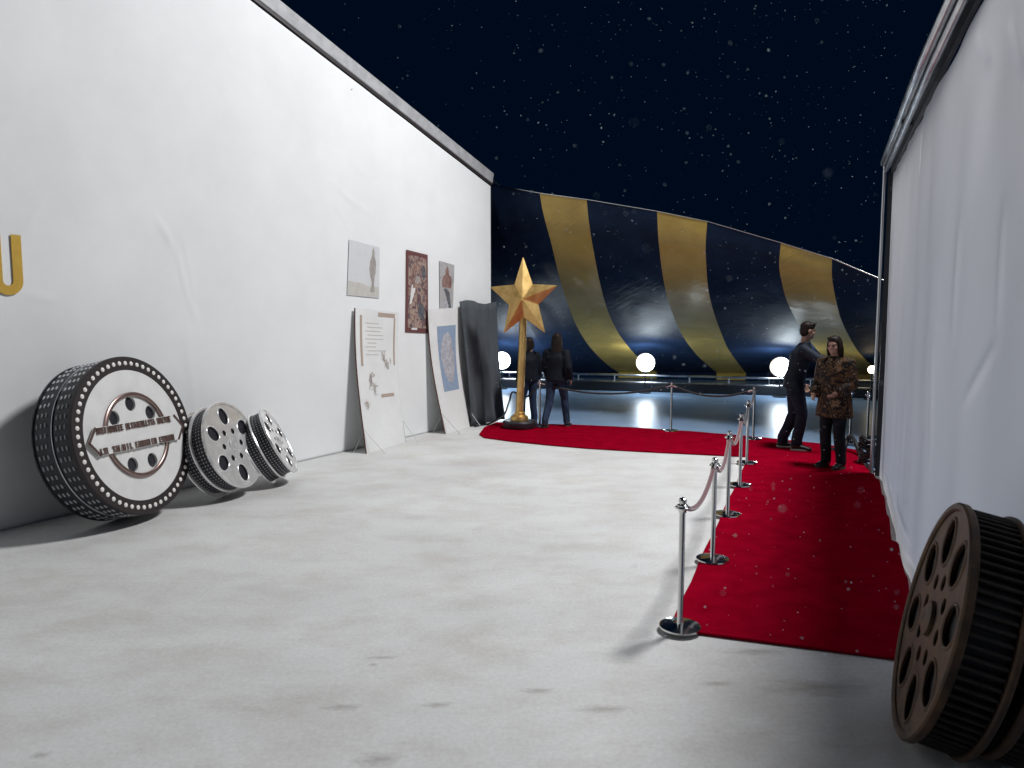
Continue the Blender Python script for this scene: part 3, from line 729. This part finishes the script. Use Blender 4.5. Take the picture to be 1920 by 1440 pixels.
M_film2 = mat('dark_film_edge', (.010, .010, .013), .6)
R4 = reel('film_reel', 'dark bronze film reel with ribbed edge leaning on the right wall', 1741, 1159, (-.905, .366, .217), .557, .225, M_bronze, M_film2, 8, .3, ribs=76, double=False)
R5 = reel('film_reel', 'dark film reel mostly hidden behind the bronze ribbed reel at the right edge', 1741, 1159, (-.905, .366, .217), .52, .19, M_bronze, M_film2, 8, .1, ribs=70, double=False)
_n = Vector((-.905, .366, .217)).normalized(); _p = R4.matrix_world.translation - _n * .25; _p.z = .52 * math.sqrt(1 - _n.z ** 2) + .19 * _n.z + .004
R5.matrix_world = Matrix.Translation(_p + Vector((.03, -.03, 0))) @ R5.matrix_world.to_3x3().to_4x4()

# ------------------------------------------------------------------ posters and leaning boards
def wall_quad(name, corners, mt, label, cat, off=OFFL, group=None):
    """flat sheet pinned to the left wall; corners TL TR BR BL in photo pixels"""
    P = [on_plane(x, y, LA + LN * off, LN) for x, y in corners]; base = P[3]
    v = [p - base for p in P] + [p - base - LN * .004 for p in P]
    o = mesh(name, v, [(3, 2, 1, 0), (4, 5, 6, 7), (0, 1, 5, 4), (1, 2, 6, 5), (2, 3, 7, 6), (3, 0, 4, 7)], mt); o.location = base
    tag(o, label, cat, group); return o, P
def quad_pt(P, s, t): return P[3].lerp(P[2], s).lerp(P[0].lerp(P[1], s), t)     # s right, t up
def print_shape(name, o, P, pts, mt, lift=.003, thick=.0012):
    """a flat printed figure on a sheet: pts in sheet coordinates 0..1"""
    n = (P[2] - P[3]).cross(P[0] - P[3]).normalized(); n = n if n.dot(O - P[3]) > 0 else -n
    base = o.matrix_basis.translation
    v = [quad_pt(P, s, t) + n * lift - base for s, t in pts]; k = len(v)
    if (v[1] - v[0]).cross(v[2] - v[0]).dot(n) < 0: pass
    return mesh(name, v, [tuple(range(k))], mt, o)
def noisy(name, cols, scale, stretch=(1, 1, 1), seed=0, vor=True):
    m = mat(name, rough=.6); b = m.node_tree.nodes['Principled BSDF']; v = coords(m, stretch)
    n = N(m, 'ShaderNodeTexNoise', Scale=scale, Detail=5, Roughness=.7, Distortion=1.2); 
    ad = N(m, 'ShaderNodeVectorMath', operation='ADD'); ad.inputs[1].default_value = (seed, seed * 2, seed); L(m, v, ad.inputs[0]); L(m, ad.outputs[0], n.inputs['Vector'])
    r = N(m, 'ShaderNodeValToRGB'); els = r.color_ramp.elements
    while len(els) < len(cols): els.new(.5)
    for k, c in enumerate(cols): els[k].position = .28 + .44 * k / (len(cols) - 1); els[k].color = (*c, 1)
    L(m, n.outputs['Fac'], r.inputs[0]); L(m, r.outputs[0], b.inputs['Base Color']); return m
M_p1 = noisy('pale_grey_print', [(.60, .61, .63), (.66, .67, .68), (.63, .63, .64)], 2)
M_p1g = noisy('pale_sand_print', [(.46, .44, .40), (.56, .54, .50), (.62, .6, .57)], 9)
M_fig = noisy('faded_brown_print', [(.26, .22, .18), (.40, .37, .34), (.30, .27, .26), (.48, .46, .44)], 9, (1, 1, .6))
M_p2 = noisy('maroon_print', [(.085, .03, .032), (.15, .055, .055), (.10, .035, .037)], 6)
M_p2i = noisy('maroon_collage_print', [(.05, .025, .028), (.24, .10, .08), (.42, .34, .28), (.14, .05, .05), (.08, .10, .13), (.30, .28, .28)], 9, (1, 1, .8), 3)
M_pw = mat('white_print', (.72, .71, .70), .6); M_pb = noisy('blue_grey_print', [(.03, .03, .04), (.16, .17, .19), (.05, .05, .06), (.22, .17, .15)], 14)
M_p3 = noisy('grey_poster_print', [(.30, .29, .28), (.44, .43, .43), (.24, .21, .22)], 6)
M_pbr = noisy('brown_figure_print', [(.10, .05, .045), (.24, .13, .11), (.36, .27, .24)], 9, (1, 1, .7), 2)
M_blue = noisy('blue_poster_print', [(.20, .30, .46), (.30, .38, .50), (.17, .26, .42)], 8)
M_pale = noisy('pale_oval_print', [(.40, .40, .46), (.52, .51, .54), (.33, .33, .38), (.56, .55, .56)], 8)
M_ink = mat('brown_ink', (.42, .33, .27), .7); M_inkl = mat('pale_ink', (.55, .53, .50), .7)
def blob(cx, cy, rx, ry, n=20, j=.15, seed=0):
    rn = random.Random(seed); return [(cx + rx * (1 + rn.uniform(-j, j)) * math.cos(2 * math.pi * k / n), cy + ry * (1 + rn.uniform(-j, j)) * math.sin(2 * math.pi * k / n)) for k in range(n)]
o, P = wall_quad('poster', [(655, 449), (712, 464), (711, 559), (651, 553)], M_p1, 'pale faded poster showing a lone standing figure on a plain, highest and leftmost', 'poster')
print_shape('printed_ground', o, P, [(.01, .01), (.99, .01), (.99, .22), (.7, .20), (.4, .25), (.01, .26)], M_p1g, .001)
print_shape('printed_figure', o, P, [(.70, .10), (.75, .28), (.70, .40), (.66, .55), (.69, .70), (.74, .80), (.75, .90), (.79, .97), (.82, .90), (.83, .80), (.88, .68), (.87, .50), (.83, .38), (.82, .26), (.84, .10)], M_fig, .002)
o, P = wall_quad('poster', [(762, 468), (802, 478), (803, 625), (760, 623)], M_p2, 'tall narrow maroon poster with a crowded collage, pinned between the other two posters', 'poster')
print_shape('printed_collage', o, P, [(.10, .06), (.92, .06), (.93, .94), (.55, .955), (.10, .94)], M_p2i, .001)
print_shape('printed_sail', o, P, [(.16, .34), (.24, .36), (.42, .54), (.26, .60)], M_pw, .002)
print_shape('printed_oval', o, P, blob(.68, .27, .15, .11, 18, .2, 3), M_pb, .002)
print_shape('printed_oval', o, P, blob(.50, .66, .14, .05, 16, .25, 5), M_fig, .002)
print_shape('printed_oval', o, P, blob(.80, .77, .10, .09, 16, .25, 8), M_pb, .002)
print_shape('printed_band', o, P, [(.25, .035), (.5, .035), (.5, .06), (.25, .06)], M_pw, .003)
for a, b in (((.30, .55), (.50, .93)), ((.18, .60), (.38, .90))):
    print_shape('printed_streak', o, P, [a, (a[0] + .05, a[1]), (b[0] + .04, b[1]), b], M_pbr, .003)
o, P = wall_quad('poster', [(824, 489), (852, 497), (849, 587), (825, 585)], M_p3, 'small grey poster with a brown figure, nearest the far end of the wall', 'poster')
print_shape('printed_figure', o, P, [(.18, .50), (.80, .50), (.86, .62), (.80, .74), (.66, .76), (.62, .86), (.56, .93), (.48, .92), (.42, .84), (.40, .76), (.26, .72), (.16, .62)], M_pbr, .002)
print_shape('printed_shape', o, P, [(.28, .46), (.45, .49), (.70, .42), (.85, .10), (.70, .06), (.45, .35)], M_pb, .0025)
print_shape('printed_shape', o, P, blob(.40, .15, .22, .10, 16, .2, 2), M_pale, .003)

def board(label, TL, TR, BR_, BL_, curl):
    """foam board: bottom edge on the floor, top edge resting on the wall"""
    bl, br = floor_pt(*BL_), floor_pt(*BR_)
    tl, tr = [on_plane(x, y, LA + LN * .07, LN) for x, y in (TL, TR)]
    P = [tl, tr, br, bl]; e = empty('display_board', label, 'display board', bl)
    n = (br - bl).cross(tl - bl).normalized(); n = n if n.dot(O - bl) > 0 else -n
    NS, NT = 8, 24
    def pt(s, t): return quad_pt(P, s, t) + n * (-curl * math.sin(math.pi * t) * (1 + .5 * t) + .008 * math.sin(3 * s + 4 * t))
    v = []; f = []; m = (NS + 1) * (NT + 1)
    for th in (0, -.022):
        for i in range(NS + 1):
            for j in range(NT + 1): v.append(pt(i / NS, j / NT) + n * th - bl)
    for i in range(NS):
        for j in range(NT):
            a = i * (NT + 1) + j; f += [(a, a + NT + 1, a + NT + 2, a + 1), (m + a + 1, m + a + NT + 2, m + a + NT + 1, m + a)]
    o_ = mesh('panel', v, f, M_foam, e, 30)
    # edge trim strip, brown cut edge on both sides
    for s in (0, 1):
        vv, ff = [], []
        for j in range(NT + 1): vv += [pt(s, j / NT) + n * .001 - bl, pt(s, j / NT) - n * .023 - bl]
        for j in range(NT): ff.append((2 * j, 2 * j + 1, 2 * j + 3, 2 * j + 2))
        mesh('cut_edge', vv, ff, M_foamedge, e)
    for t in (0, 1):
        vv = []
        for i in range(NS + 1): vv += [pt(i / NS, t) - bl, pt(i / NS, t) - n * .022 - bl]
        mesh('cut_edge', vv, [(2 * i, 2 * i + 1, 2 * i + 3, 2 * i + 2) for i in range(NS)], M_foam, e)
    # bent wire feet at both bottom corners
    for s in (0, 1):
        q = pt(s, .16) + n * .012; out = (br - bl).normalized() * (1 if s else -1)
        fwd = Vector((n.x, n.y, 0)).normalized()
        A = Vector((q.x, q.y, .006)) + fwd * .30 + out * (-.06); B = Vector((q.x, q.y, .006)) - fwd * .16 + out * .06
        tube('wire_foot', [A - bl, q - bl, B - bl], .005, M_wire, e, 6)
    return e, P, n, pt, bl
def board_print(e, pt, n, bl, name, s0, s1, t0, t1, mt, lift=.003, shape=None):
    """printed patch that follows the curved board"""
    if shape is None:
        v, f = [], []; NT = 10
        for j in range(NT + 1):
            t = t0 + (t1 - t0) * j / NT
            for i in range(3): v.append(pt(s0 + (s1 - s0) * i / 2, t) + n * lift - bl)
        for j in range(NT):
            for i in range(2): f.append((j * 3 + i, j * 3 + i + 1, j * 3 + i + 4, j * 3 + i + 3))
        return mesh(name, v, f, mt, e)
    return mesh(name, [pt(s, t) + n * lift - bl for s, t in shape], [tuple(range(len(shape)))], mt, e)
e, P, n, pt, bl = board('white leaning display board with pale brown sketches, under the faded figure poster', (667, 577), (746, 586), (761, 829), (688, 851), .05)
bp = lambda *a, **k: board_print(e, pt, n, bl, *a, **k)
bp('sketch_bar', .52, .92, .955, .985, M_ink); bp('sketch_line', .90, .935, .60, .955, M_ink); bp('sketch_line', .10, .15, .60, .955, M_ink); bp('sketch_bar', .52, .85, .365, .39, M_ink)
rn = random.Random(3)
for k in range(9): bp('sketch_text', .22 + .05 * (k % 2), .22 + rn.uniform(.25, .55), .90 - k * .028, .906 - k * .028, M_inkl)
for cx, cy, rx, ry, sd in ((.66, .655, .05, .035, 1), (.74, .60, .07, .035, 2), (.30, .50, .07, .06, 4), (.37, .43, .05, .05, 5), (.16, .33, .05, .03, 7)):
    rq = random.Random(sd)
    bp('sketch_figure', 0, 0, 0, 0, M_fig, .003, shape=blob(cx, cy, rx * .5, ry * .8, 16, .3, sd))
    for q in range(9):
        x_, y_, an_ = cx + rq.uniform(-1, 1) * rx, cy + rq.uniform(-1, 1) * ry, rq.uniform(0, 3.1); lx, ly = .05 * math.cos(an_), .022 * math.sin(an_)
        bp('sketch_stroke', 0, 0, 0, 0, M_ink if q % 2 else M_inkl, .004 + q * .0003, shape=[(x_ - lx, y_ - ly), (x_ + lx, y_ + ly), (x_ + lx + .012, y_ + ly + .004), (x_ - lx + .012, y_ - ly + .004)])
e, P, n, pt, bl = board('white bowed display board carrying a blue poster, left of the grey curtain', (803, 580), (868, 576), (881, 800), (836, 814), .06)
bp = lambda *a, **k: board_print(e, pt, n, bl, *a, **k)
bp('blue_print', .24, .80, .33, .86, M_blue)
bp('pale_oval', 0, 0, 0, 0, M_pale, .005, blob(.52, .60, .21, .20, 22, .12, 6)); bp('pale_oval', 0, 0, 0, 0, M_pale, .006, blob(.54, .73, .15, .06, 18, .1, 9))
bp('dark_figure', 0, 0, 0, 0, M_fig, .007, blob(.62, .56, .08, .10, 14, .3, 2)); bp('dark_figure', 0, 0, 0, 0, M_fig, .007, blob(.45, .63, .12, .025, 14, .3, 4))

# grey tarpaulin hung over the wall end
def curtain():
    ua, ub = left_uv(870, 690, .2)[0], LEN_L - .01; base = LW(ua, 0, .25)
    ht = 2.22; v, f = [], []; NS, NT = 26, 16
    for i in range(NS + 1):
        s = i / NS
        for j in range(NT + 1):
            t = j / NT; p = LW(ua + (ub - ua) * s + .10 * (1 - t) * (1 - s), .01 + ht * t + .03 * math.sin(s * 7) * t,
                               .17 * (1 - t) + .115 + .035 * math.sin(s * 21 + 1.2 * math.sin(t * 3)) * (1.15 - .6 * t))
            v.append(p - base)
    for i in range(NS):
        for j in range(NT): a = i * (NT + 1) + j; f.append((a, a + NT + 1, a + NT + 2, a + 1))
    o = mesh('curtain', v, f, M_curtain, None, 180); o.location = base; sd = o.modifiers.new('cloth_thickness', 'SOLIDIFY'); sd.thickness = .01
    tag(o, 'dark grey folded tarpaulin hanging against the far end of the left wall', 'tarpaulin')
curtain()

# ------------------------------------------------------------------ people
def bm_loft(bm, secs, n=14):
    """secs: (centre, rx, ry, side vector). closed tapered body section"""
    rings = []
    for i, (c, rx, ry, sv) in enumerate(secs):
        c = Vector(c); t = (Vector(secs[min(i + 1, len(secs) - 1)][0]) - Vector(secs[max(i - 1, 0)][0])).normalized()
        a = Vector(sv); a = (a - t * a.dot(t)).normalized(); b = t.cross(a)
        rings.append([bm.verts.new(c + a * rx * math.cos(2 * math.pi * k / n) + b * ry * math.sin(2 * math.pi * k / n)) for k in range(n)])
    for A, B in zip(rings, rings[1:]):
        for k in range(n): bm.faces.new((A[k], A[(k + 1) % n], B[(k + 1) % n], B[k]))
    bm.faces.new(rings[0][::-1]); bm.faces.new(rings[-1])
def bm_ball(bm, c, r, sc=(1, 1, 1), rot=None):
    q = bmesh.ops.create_uvsphere(bm, u_segments=16, v_segments=12, radius=r)
    bmesh.ops.transform(bm, matrix=Matrix.Translation(c) @ (rot.to_4x4() if rot else Matrix()) @ Matrix.Diagonal((*sc, 1)), verts=q['verts'])
def fuse(name, bm, mt, parent, vox, smooth=3):
    """one continuous surface out of overlapping sections"""
    me = bpy.data.meshes.new(name); bmesh.ops.recalc_face_normals(bm, faces=bm.faces); bm.to_mesh(me); bm.free()
    o = bpy.data.objects.new(name, me); col.objects.link(o)
    r = o.modifiers.new('r', 'REMESH'); r.mode = 'VOXEL'; r.voxel_size = vox
    s = o.modifiers.new('s', 'SMOOTH'); s.iterations = smooth; s.factor = .5
    dg = bpy.context.evaluated_depsgraph_get(); m2 = bpy.data.meshes.new_from_object(o.evaluated_get(dg))
    bpy.data.objects.remove(o); m2.name = name
    return shade(obj(name, m2, mt, parent), 180)
X = Vector((1, 0, 0)); Yv = Vector((0, 1, 0))
M_skin = mat('skin', rough=.55); mottled(M_skin, (.36, .20, .145), (.43, .25, .19), 20, 3); M_skin.node_tree.nodes['Principled BSDF'].inputs['Subsurface Weight'].default_value = .05
M_hair = mat('dark_hair', rough=.5); mottled(M_hair, (.010, .007, .006), (.03, .02, .016), 60, 3, (1, 1, .15), bump=.4, bscale=120, bdist=.004)
M_eye = mat('eye', (.02, .015, .012), .2)
def person(label, pos, heading, H, jt, top_mat, leg_mat, shoe_mat, coat=0, hair_len=0, head_yaw=0, head_tilt=0, bulk=1.0, girth=1.0):
    """jt overrides joints of a default standing figure (1.8 m, facing +Y, z up). R/L are the figure's own sides (+X is its right)."""
    J = dict(pel=(0, 0, .95), wst=(0, .0, 1.10), chs=(0, .01, 1.33), nk=(0, -.01, 1.51), hd=(0, .02, 1.665),
             shR=(.185, 0, 1.42), elR=(.235, -.02, 1.13), wrR=(.235, .06, .89), shL=(-.185, 0, 1.42), elL=(-.235, -.02, 1.13), wrL=(-.235, .06, .89),
             hiR=(.09, 0, .93), knR=(.10, .03, .50), anR=(.11, -.02, .085), hiL=(-.09, 0, .93), knL=(-.10, .03, .50), anL=(-.11, -.02, .085))
    J.update(jt); J = {k: Vector(v) for k, v in J.items()}
    e = empty('person', label, 'person', pos, None); e.rotation_euler = (0, 0, heading); e.scale = (H / 1.8,) * 3
    hd = J['hd']; hr = Matrix.Rotation(head_yaw, 3, 'Z') @ Matrix.Rotation(head_tilt, 3, 'X')
    def hp(x, y, z): return hd + hr @ Vector((x, y, z))
    bm = bmesh.new()
    # torso
    bm_loft(bm, [(J['pel'] - Vector((0, 0, .07)), .13, .10, X), (J['pel'], .165, .115, X), (J['wst'], .14, .10, X), (J['chs'], .17, .12, X), (J['nk'] - Vector((0, 0, .09)), .15, .085, X), (J['nk'] - Vector((0, 0, .03)), .07, .06, X)])
    bm_loft(bm, [(J['nk'] - Vector((0, 0, .08)), .065, .065, X), (J['nk'], .055, .058, X), (hp(0, -.015, -.05), .052, .058, X)])
    # head: skull, jaw, brow, nose, ears
    bm_ball(bm, hp(0, -.012, .03), .1, (.76, .95, .92), hr); bm_ball(bm, hp(0, .025, -.05), .07, (.80, .85, .95), hr)
    bm_ball(bm, hp(0, .062, -.088), .028, (1, .8, .8), hr); bm_ball(bm, hp(0, .068, .03), .035, (1.5, .6, .5), hr)
    bm_loft(bm, [(hp(0, .075, .025), .009, .010, X), (hp(0, .098, -.018), .015, .014, X), (hp(0, .082, -.03), .014, .010, X)])
    bm_ball(bm, hp(0, .074, -.055), .02, (1.2, .6, .45), hr)
    for s in (-1, 1): bm_ball(bm, hp(s * .078, -.012, -.005), .03, (.3, .6, 1), hr); bm_ball(bm, hp(s * .04, .055, -.025), .028, (1, .8, .9), hr)
    # limbs
    for s, sx in (('R', 1), ('L', -1)):
        sh, el, wr = J['sh' + s], J['el' + s], J['wr' + s]
        bm_loft(bm, [(sh + Vector((-sx * .05, 0, .01)), .05, .05, Yv), (sh, .055, .058, Yv), (sh.lerp(el, .45), .046, .048, Yv), (el, .038, .040, Yv), (el.lerp(wr, .35), .040, .038, Yv), (wr, .026, .024, Yv)])
        # hand: palm, four fingers, thumb
        d = (wr - el).normalized(); sd = Vector((0, 1, 0)); sd = (sd - d * sd.dot(d)).normalized(); nb = d.cross(sd)
        nb = nb * (1 if nb.x * sx < 0 else -1)                        # palm side, towards the body
        pc = wr + d * .085
        bm_loft(bm, [(wr - d * .01, .026, .022, sd), (wr + d * .035, .038, .017, sd), (pc, .042, .015, sd), (pc + d * .008, .034, .012, sd)])
        for k, ln in enumerate((.062, .074, .070, .054)):
            b0 = pc + sd * (.030 - .020 * k); b1 = b0 + d * ln * .5 + nb * .010; b2 = b0 + d * ln * .85 + nb * .032
            bm_loft(bm, [(b0 - d * .01, .0095, .0095, sd), (b1, .009, .009, sd), (b2, .0075, .0075, sd)], 8)
        t0 = wr + d * .03 + sd * .025
        bm_loft(bm, [(t0, .013, .012, d), (t0 + sd * .028 + d * .025 + nb * .006, .011, .011, d), (t0 + sd * .032 + d * .055 + nb * .02, .0085, .0085, d)], 8)
        hi, kn, an = J['hi' + s], J['kn' + s], J['an' + s]
        bm_loft(bm, [(hi + Vector((0, 0, .03)), .085, .09, X), (hi.lerp(kn, .2), .085, .09, X), (kn, .056, .06, X), (kn.lerp(an, .3), .054, .06, X), (an + Vector((0, 0, .03)), .036, .04, X), (an - Vector((0, 0, .03)), .036, .04, X)])
        ft = Vector((sx * .02, .15, 0))
        bm_loft(bm, [(an + Vector((0, -.05, -.045)), .03, .03, X), (an + Vector((0, .02, -.045)), .036, .034, X), (an + ft * .8 + Vector((0, 0, -.06)), .038, .02, X), (an + ft + Vector((0, 0, -.062)), .03, .015, X)])
    fuse('body', bm, M_skin, e, .0105, 2)
    for s in (-1, 1):
        b = bmesh.new(); bm_ball(b, hp(s * .032, .079, .004), .0105, (1.25, .6, .7), hr); obj('eye', b, M_eye, e)
    # hair
    bm = bmesh.new(); bm_ball(bm, hp(0, -.022, .052), .1, (.84, 1.0, .86), hr); bm_ball(bm, hp(0, -.055, -.005), .085, (.93, .75, 1), hr); bm_ball(bm, hp(.02, .035, .098), .05, (1.2, .9, .6), hr)
    if hair_len:
        bm_loft(bm, [(hp(0, -.05, .05), .088, .06, X), (hp(0, -.075, -.06), .095, .055, X), (hp(0, -.085, -.06 - hair_len), .085, .045, X), (hp(0, -.08, -.10 - hair_len), .05, .03, X)])
        for s in (-1, 1): bm_loft(bm, [(hp(s * .068, -.01, .06), .02, .05, X), (hp(s * .085, -.015, -.04), .022, .05, X), (hp(s * .085, -.03, -.06 - hair_len * .8), .02, .04, X)])
    fuse('hair', bm, M_hair, e, .012, 2)
    # jacket
    bm = bmesh.new(); g = .018 * bulk
    hem = J['pel'] - Vector((0, 0, .02 + coat)); hw = (.185 + .35 * coat * .3) * girth
    bm_loft(bm, [(hem, hw + g, .135 + g, X), (J['pel'] + Vector((0, 0, .05)), .168 * girth + g, .125 + g, X), (J['wst'], .155 * girth + g, .115 + g, X), (J['chs'], .18 * girth + g, .13 + g, X), (J['nk'] - Vector((0, 0, .11)), .135 + g, .09 + g, X), (J['nk'] - Vector((0, 0, .06)), .085 + g, .07 + g, X), (J['nk'] - Vector((0, 0, .025)), .062 + g, .06 + g, X), (J['nk'] + Vector((0, -.005, .005)), .062 + g, .06 + g, X)], 18)
    for s, sx in (('R', 1), ('L', -1)):
        sh, el, wr = J['sh' + s], J['el' + s], J['wr' + s]
        bm_loft(bm, [(sh + Vector((-sx * .06, 0, .0)), .055 + g, .06 + g, Yv), (sh, .06 + g, .064 + g, Yv), (sh.lerp(el, .5), .052 + g, .054 + g, Yv), (el, .046 + g, .048 + g, Yv), (el.lerp(wr, .45), .044 + g, .042 + g, Yv), (wr + (wr - el).normalized() * .005, .034 + g, .032 + g, Yv)])
    jk = fuse('jacket', bm, top_mat, e, .014, 7)
    # trousers
    bm = bmesh.new()
    bm_loft(bm, [(J['pel'] - Vector((0, 0, .10)), .155, .115, X), (J['pel'], .18, .13, X), (J['wst'] - Vector((0, 0, .05)), .16, .115, X)], 18)
    for s in 'RL':
        hi, kn, an = J['hi' + s], J['kn' + s], J['an' + s]
        bm_loft(bm, [(hi + Vector((0, 0, .03)), .095, .105, X), (hi.lerp(kn, .25), .100, .108, X), (kn, .076, .08, X), (kn.lerp(an, .4), .072, .078, X), (an + Vector((0, -.005, .06)), .066, .075, X), (an + Vector((0, 0, -.015)), .066, .080, X)])
    fuse('trousers', bm, leg_mat, e, .014, 3)
    for s, sx in (('R', 1), ('L', -1)):
        an = J['an' + s]; ft = Vector((sx * .02, .17, 0)); b = bmesh.new()
        bm_loft(b, [(an + Vector((0, -.075, -.045)), .036, .03, X), (an + Vector((0, -.02, -.03)), .048, .052, X), (an + ft * .5 + Vector((0, 0, -.048)), .052, .040, X), (an + ft + Vector((0, 0, -.062)), .046, .028, X), (an + ft * 1.15 + Vector((0, 0, -.066)), .03, .018, X)])
        sh_ = fuse('shoe', b, shoe_mat[0], e, .011, 2)
        b = bmesh.new()
        lo = [circle(1, 0, 0, 24)]
        me = plate_mesh('sole', [[(an.x + sx * .01 + .052 * math.cos(t * math.pi / 12), an.y + .055 + .138 * math.sin(t * math.pi / 12)) for t in range(24)]], .026, .004)
        b.free(); so = obj('sole', me, shoe_mat[1], sh_); so.location = (0, 0, an.z - .078)
    return e
M_denim = mat('dark_denim', rough=.85); mottled(M_denim, (.014, .019, .034), (.028, .036, .058), 9, 6, bump=.2, bscale=30)
M_denim2 = mat('blue_denim', rough=.85); mottled(M_denim2, (.018, .032, .065), (.036, .055, .10), 9, 6, bump=.2, bscale=30)
M_jack = mat('navy_jacket', rough=.6); mottled(M_jack, (.010, .013, .022), (.022, .028, .042), 7, 6, bump=.35, bscale=12, bdist=.02)
M_jack2 = mat('black_jacket', rough=.7); mottled(M_jack2, (.005, .007, .012), (.011, .014, .022), 7, 6, bump=.35, bscale=12, bdist=.02)
M_shoe = mat('black_leather', (.012, .012, .014), .4); M_sole = mat('grey_sole', (.32, .31, .29), .7); M_soled = mat('dark_sole', (.04, .035, .03), .7)
M_pat = noisy('patterned_brown_coat', [(.008, .008, .011), (.008, .008, .011), (.15, .075, .035), (.007, .007, .010), (.02, .014, .012), (.30, .18, .10), (.01, .01, .012)], 8, (1, 1, 1), 4)
M_blkt = mat('black_trousers', rough=.8); mottled(M_blkt, (.008, .009, .013), (.02, .02, .028), 9, 5)
for _m in (M_denim, M_denim2, M_jack, M_jack2, M_blkt, M_pat, M_hair): _m.node_tree.nodes['Principled BSDF'].inputs['Specular IOR Level'].default_value = .15
# tall man stepping to the right, arm round the neighbour's shoulder
p = floor_pt(1489, 842, .022); p.z = .024
pw = floor_pt(1560, 876, .024); pw.z = .024
person('tall man in a dark jacket and jeans reaching an arm round the other person', p, R(-108), 1.88,
       dict(pel=(0, -.03, .95), wst=(0, .0, 1.10), chs=(0, .05, 1.33), nk=(0, .09, 1.51), hd=(0, .13, 1.665), shR=(.175, .06, 1.41), shL=(-.175, .06, 1.42),
            elR=(.30, .26, 1.29), wrR=(.34, .50, 1.26), elL=(-.25, -.03, 1.13), wrL=(-.22, .10, .91), hiR=(.09, -.02, .93), hiL=(-.09, -.02, .93),
            knR=(.09, .08, .51), anR=(.09, .03, .085), knL=(-.10, -.02, .50), anL=(-.10, -.15, .09)),
       M_jack, M_denim, (M_shoe, M_sole), .05, 0, R(20), R(-8), 1.25, 1.0)
person('shorter dark-haired person in a brown patterned coat standing on the red carpet', pw, R(125), 1.72,
       dict(elL=(-.26, .03, 1.14), wrL=(-.17, .22, 1.04), elR=(.25, -.02, 1.13), wrR=(.20, .16, 1.0), chs=(0, .0, 1.33), nk=(0, .02, 1.50), hd=(0, .06, 1.655)),
       M_pat, M_blkt, (M_shoe, M_soled), .24, .10, R(5), R(-6), 2.0, 1.10)
pa = floor_pt(1043, 800, .02); pa.z = .02 if False else .024
person('walking figure in a black jacket and blue jeans right of the gold star', pa, R(-20), 1.66,
       dict(hiR=(.09, 0, .93), knR=(.12, .16, .52), anR=(.17, .13, .085), knL=(-.12, -.06, .50), anL=(-.15, -.24, .10), elR=(.26, -.08, 1.14), wrR=(.27, .02, .93), elL=(-.26, .05, 1.15), wrL=(-.25, .22, .98)),
       M_jack2, M_denim2, (M_shoe, M_soled), .06, .26, R(10), 0, 1.5, 1.05)
pb = floor_pt(993, 796, .0); pb.z = -.01
person('figure in dark clothes standing half hidden behind the gold star pole', pb + Vector((0, .25, 0)), R(30), 1.60,
       dict(knL=(-.13, .08, .50), anL=(-.15, .05, .085)), M_jack2, M_denim2, (M_shoe, M_soled), .04, .05, R(-30), R(8), 1.4)

# ------------------------------------------------------------------ snow flecks drifting in the lamp light
def flecks():
    rn = random.Random(11); v, f = [], []
    tri = [(0, 2, 4), (2, 1, 4), (1, 3, 4), (3, 0, 4), (2, 0, 5), (1, 2, 5), (3, 1, 5), (0, 3, 5)]
    def flake(p, s):
        q = Matrix.Rotation(rn.uniform(0, 6.3), 3, 'Z') @ Matrix.Rotation(rn.uniform(0, 6.3), 3, 'X'); k = len(v)
        sx, sy, sz = s * rn.uniform(.6, 1.5), s * rn.uniform(.6, 1.2), s * rn.uniform(.35, .8)
        for a in ((sx, 0, 0), (-sx, 0, 0), (0, sy, 0), (0, -sy, 0), (0, 0, sz), (0, 0, -sz)): v.append(p + q @ Vector(a))
        f.extend(tuple(k + i for i in t) for t in tri)
    n = 0
    while n < 1500:
        Y = 1.4 + 12 * rn.random() ** .8; x = rn.uniform(600, 1800); y = rn.uniform(-60, 1300)
        p = at(x, y, Y)
        if p.z < .1 or (p - LA).dot(LN) < .15 or (p - RA).dot(RN) < .12: continue
        if x > 1640 + max(0, 330 - y) * .5 and y < 900: continue
        if not (y < 330 + .55 * (x - 900) and x > 560 or (x > 930 and y < 800) or (x > 1480 - (y - 800) * .7 and x < 1690)): continue
        if rn.random() > .25 + .75 * min(1, max(0, (x - 700) / 900)): continue
        flake(p, min(.0045, .0011 + .0009 * rn.paretovariate(2.0))); n += 1
    for k in range(46):                                                   # close to the lens, out of focus
        p = at(rn.uniform(1050, 1700), rn.uniform(-20, 1250), rn.uniform(.55, 1.3)); flake(p, rn.uniform(.0009, .0020))
    o = mesh('snow_flecks', v, f, M_snow); o['kind'] = 'stuff'; tag(o, 'tiny white snow flecks drifting in the night air above the carpet', 'snow')
flecks()
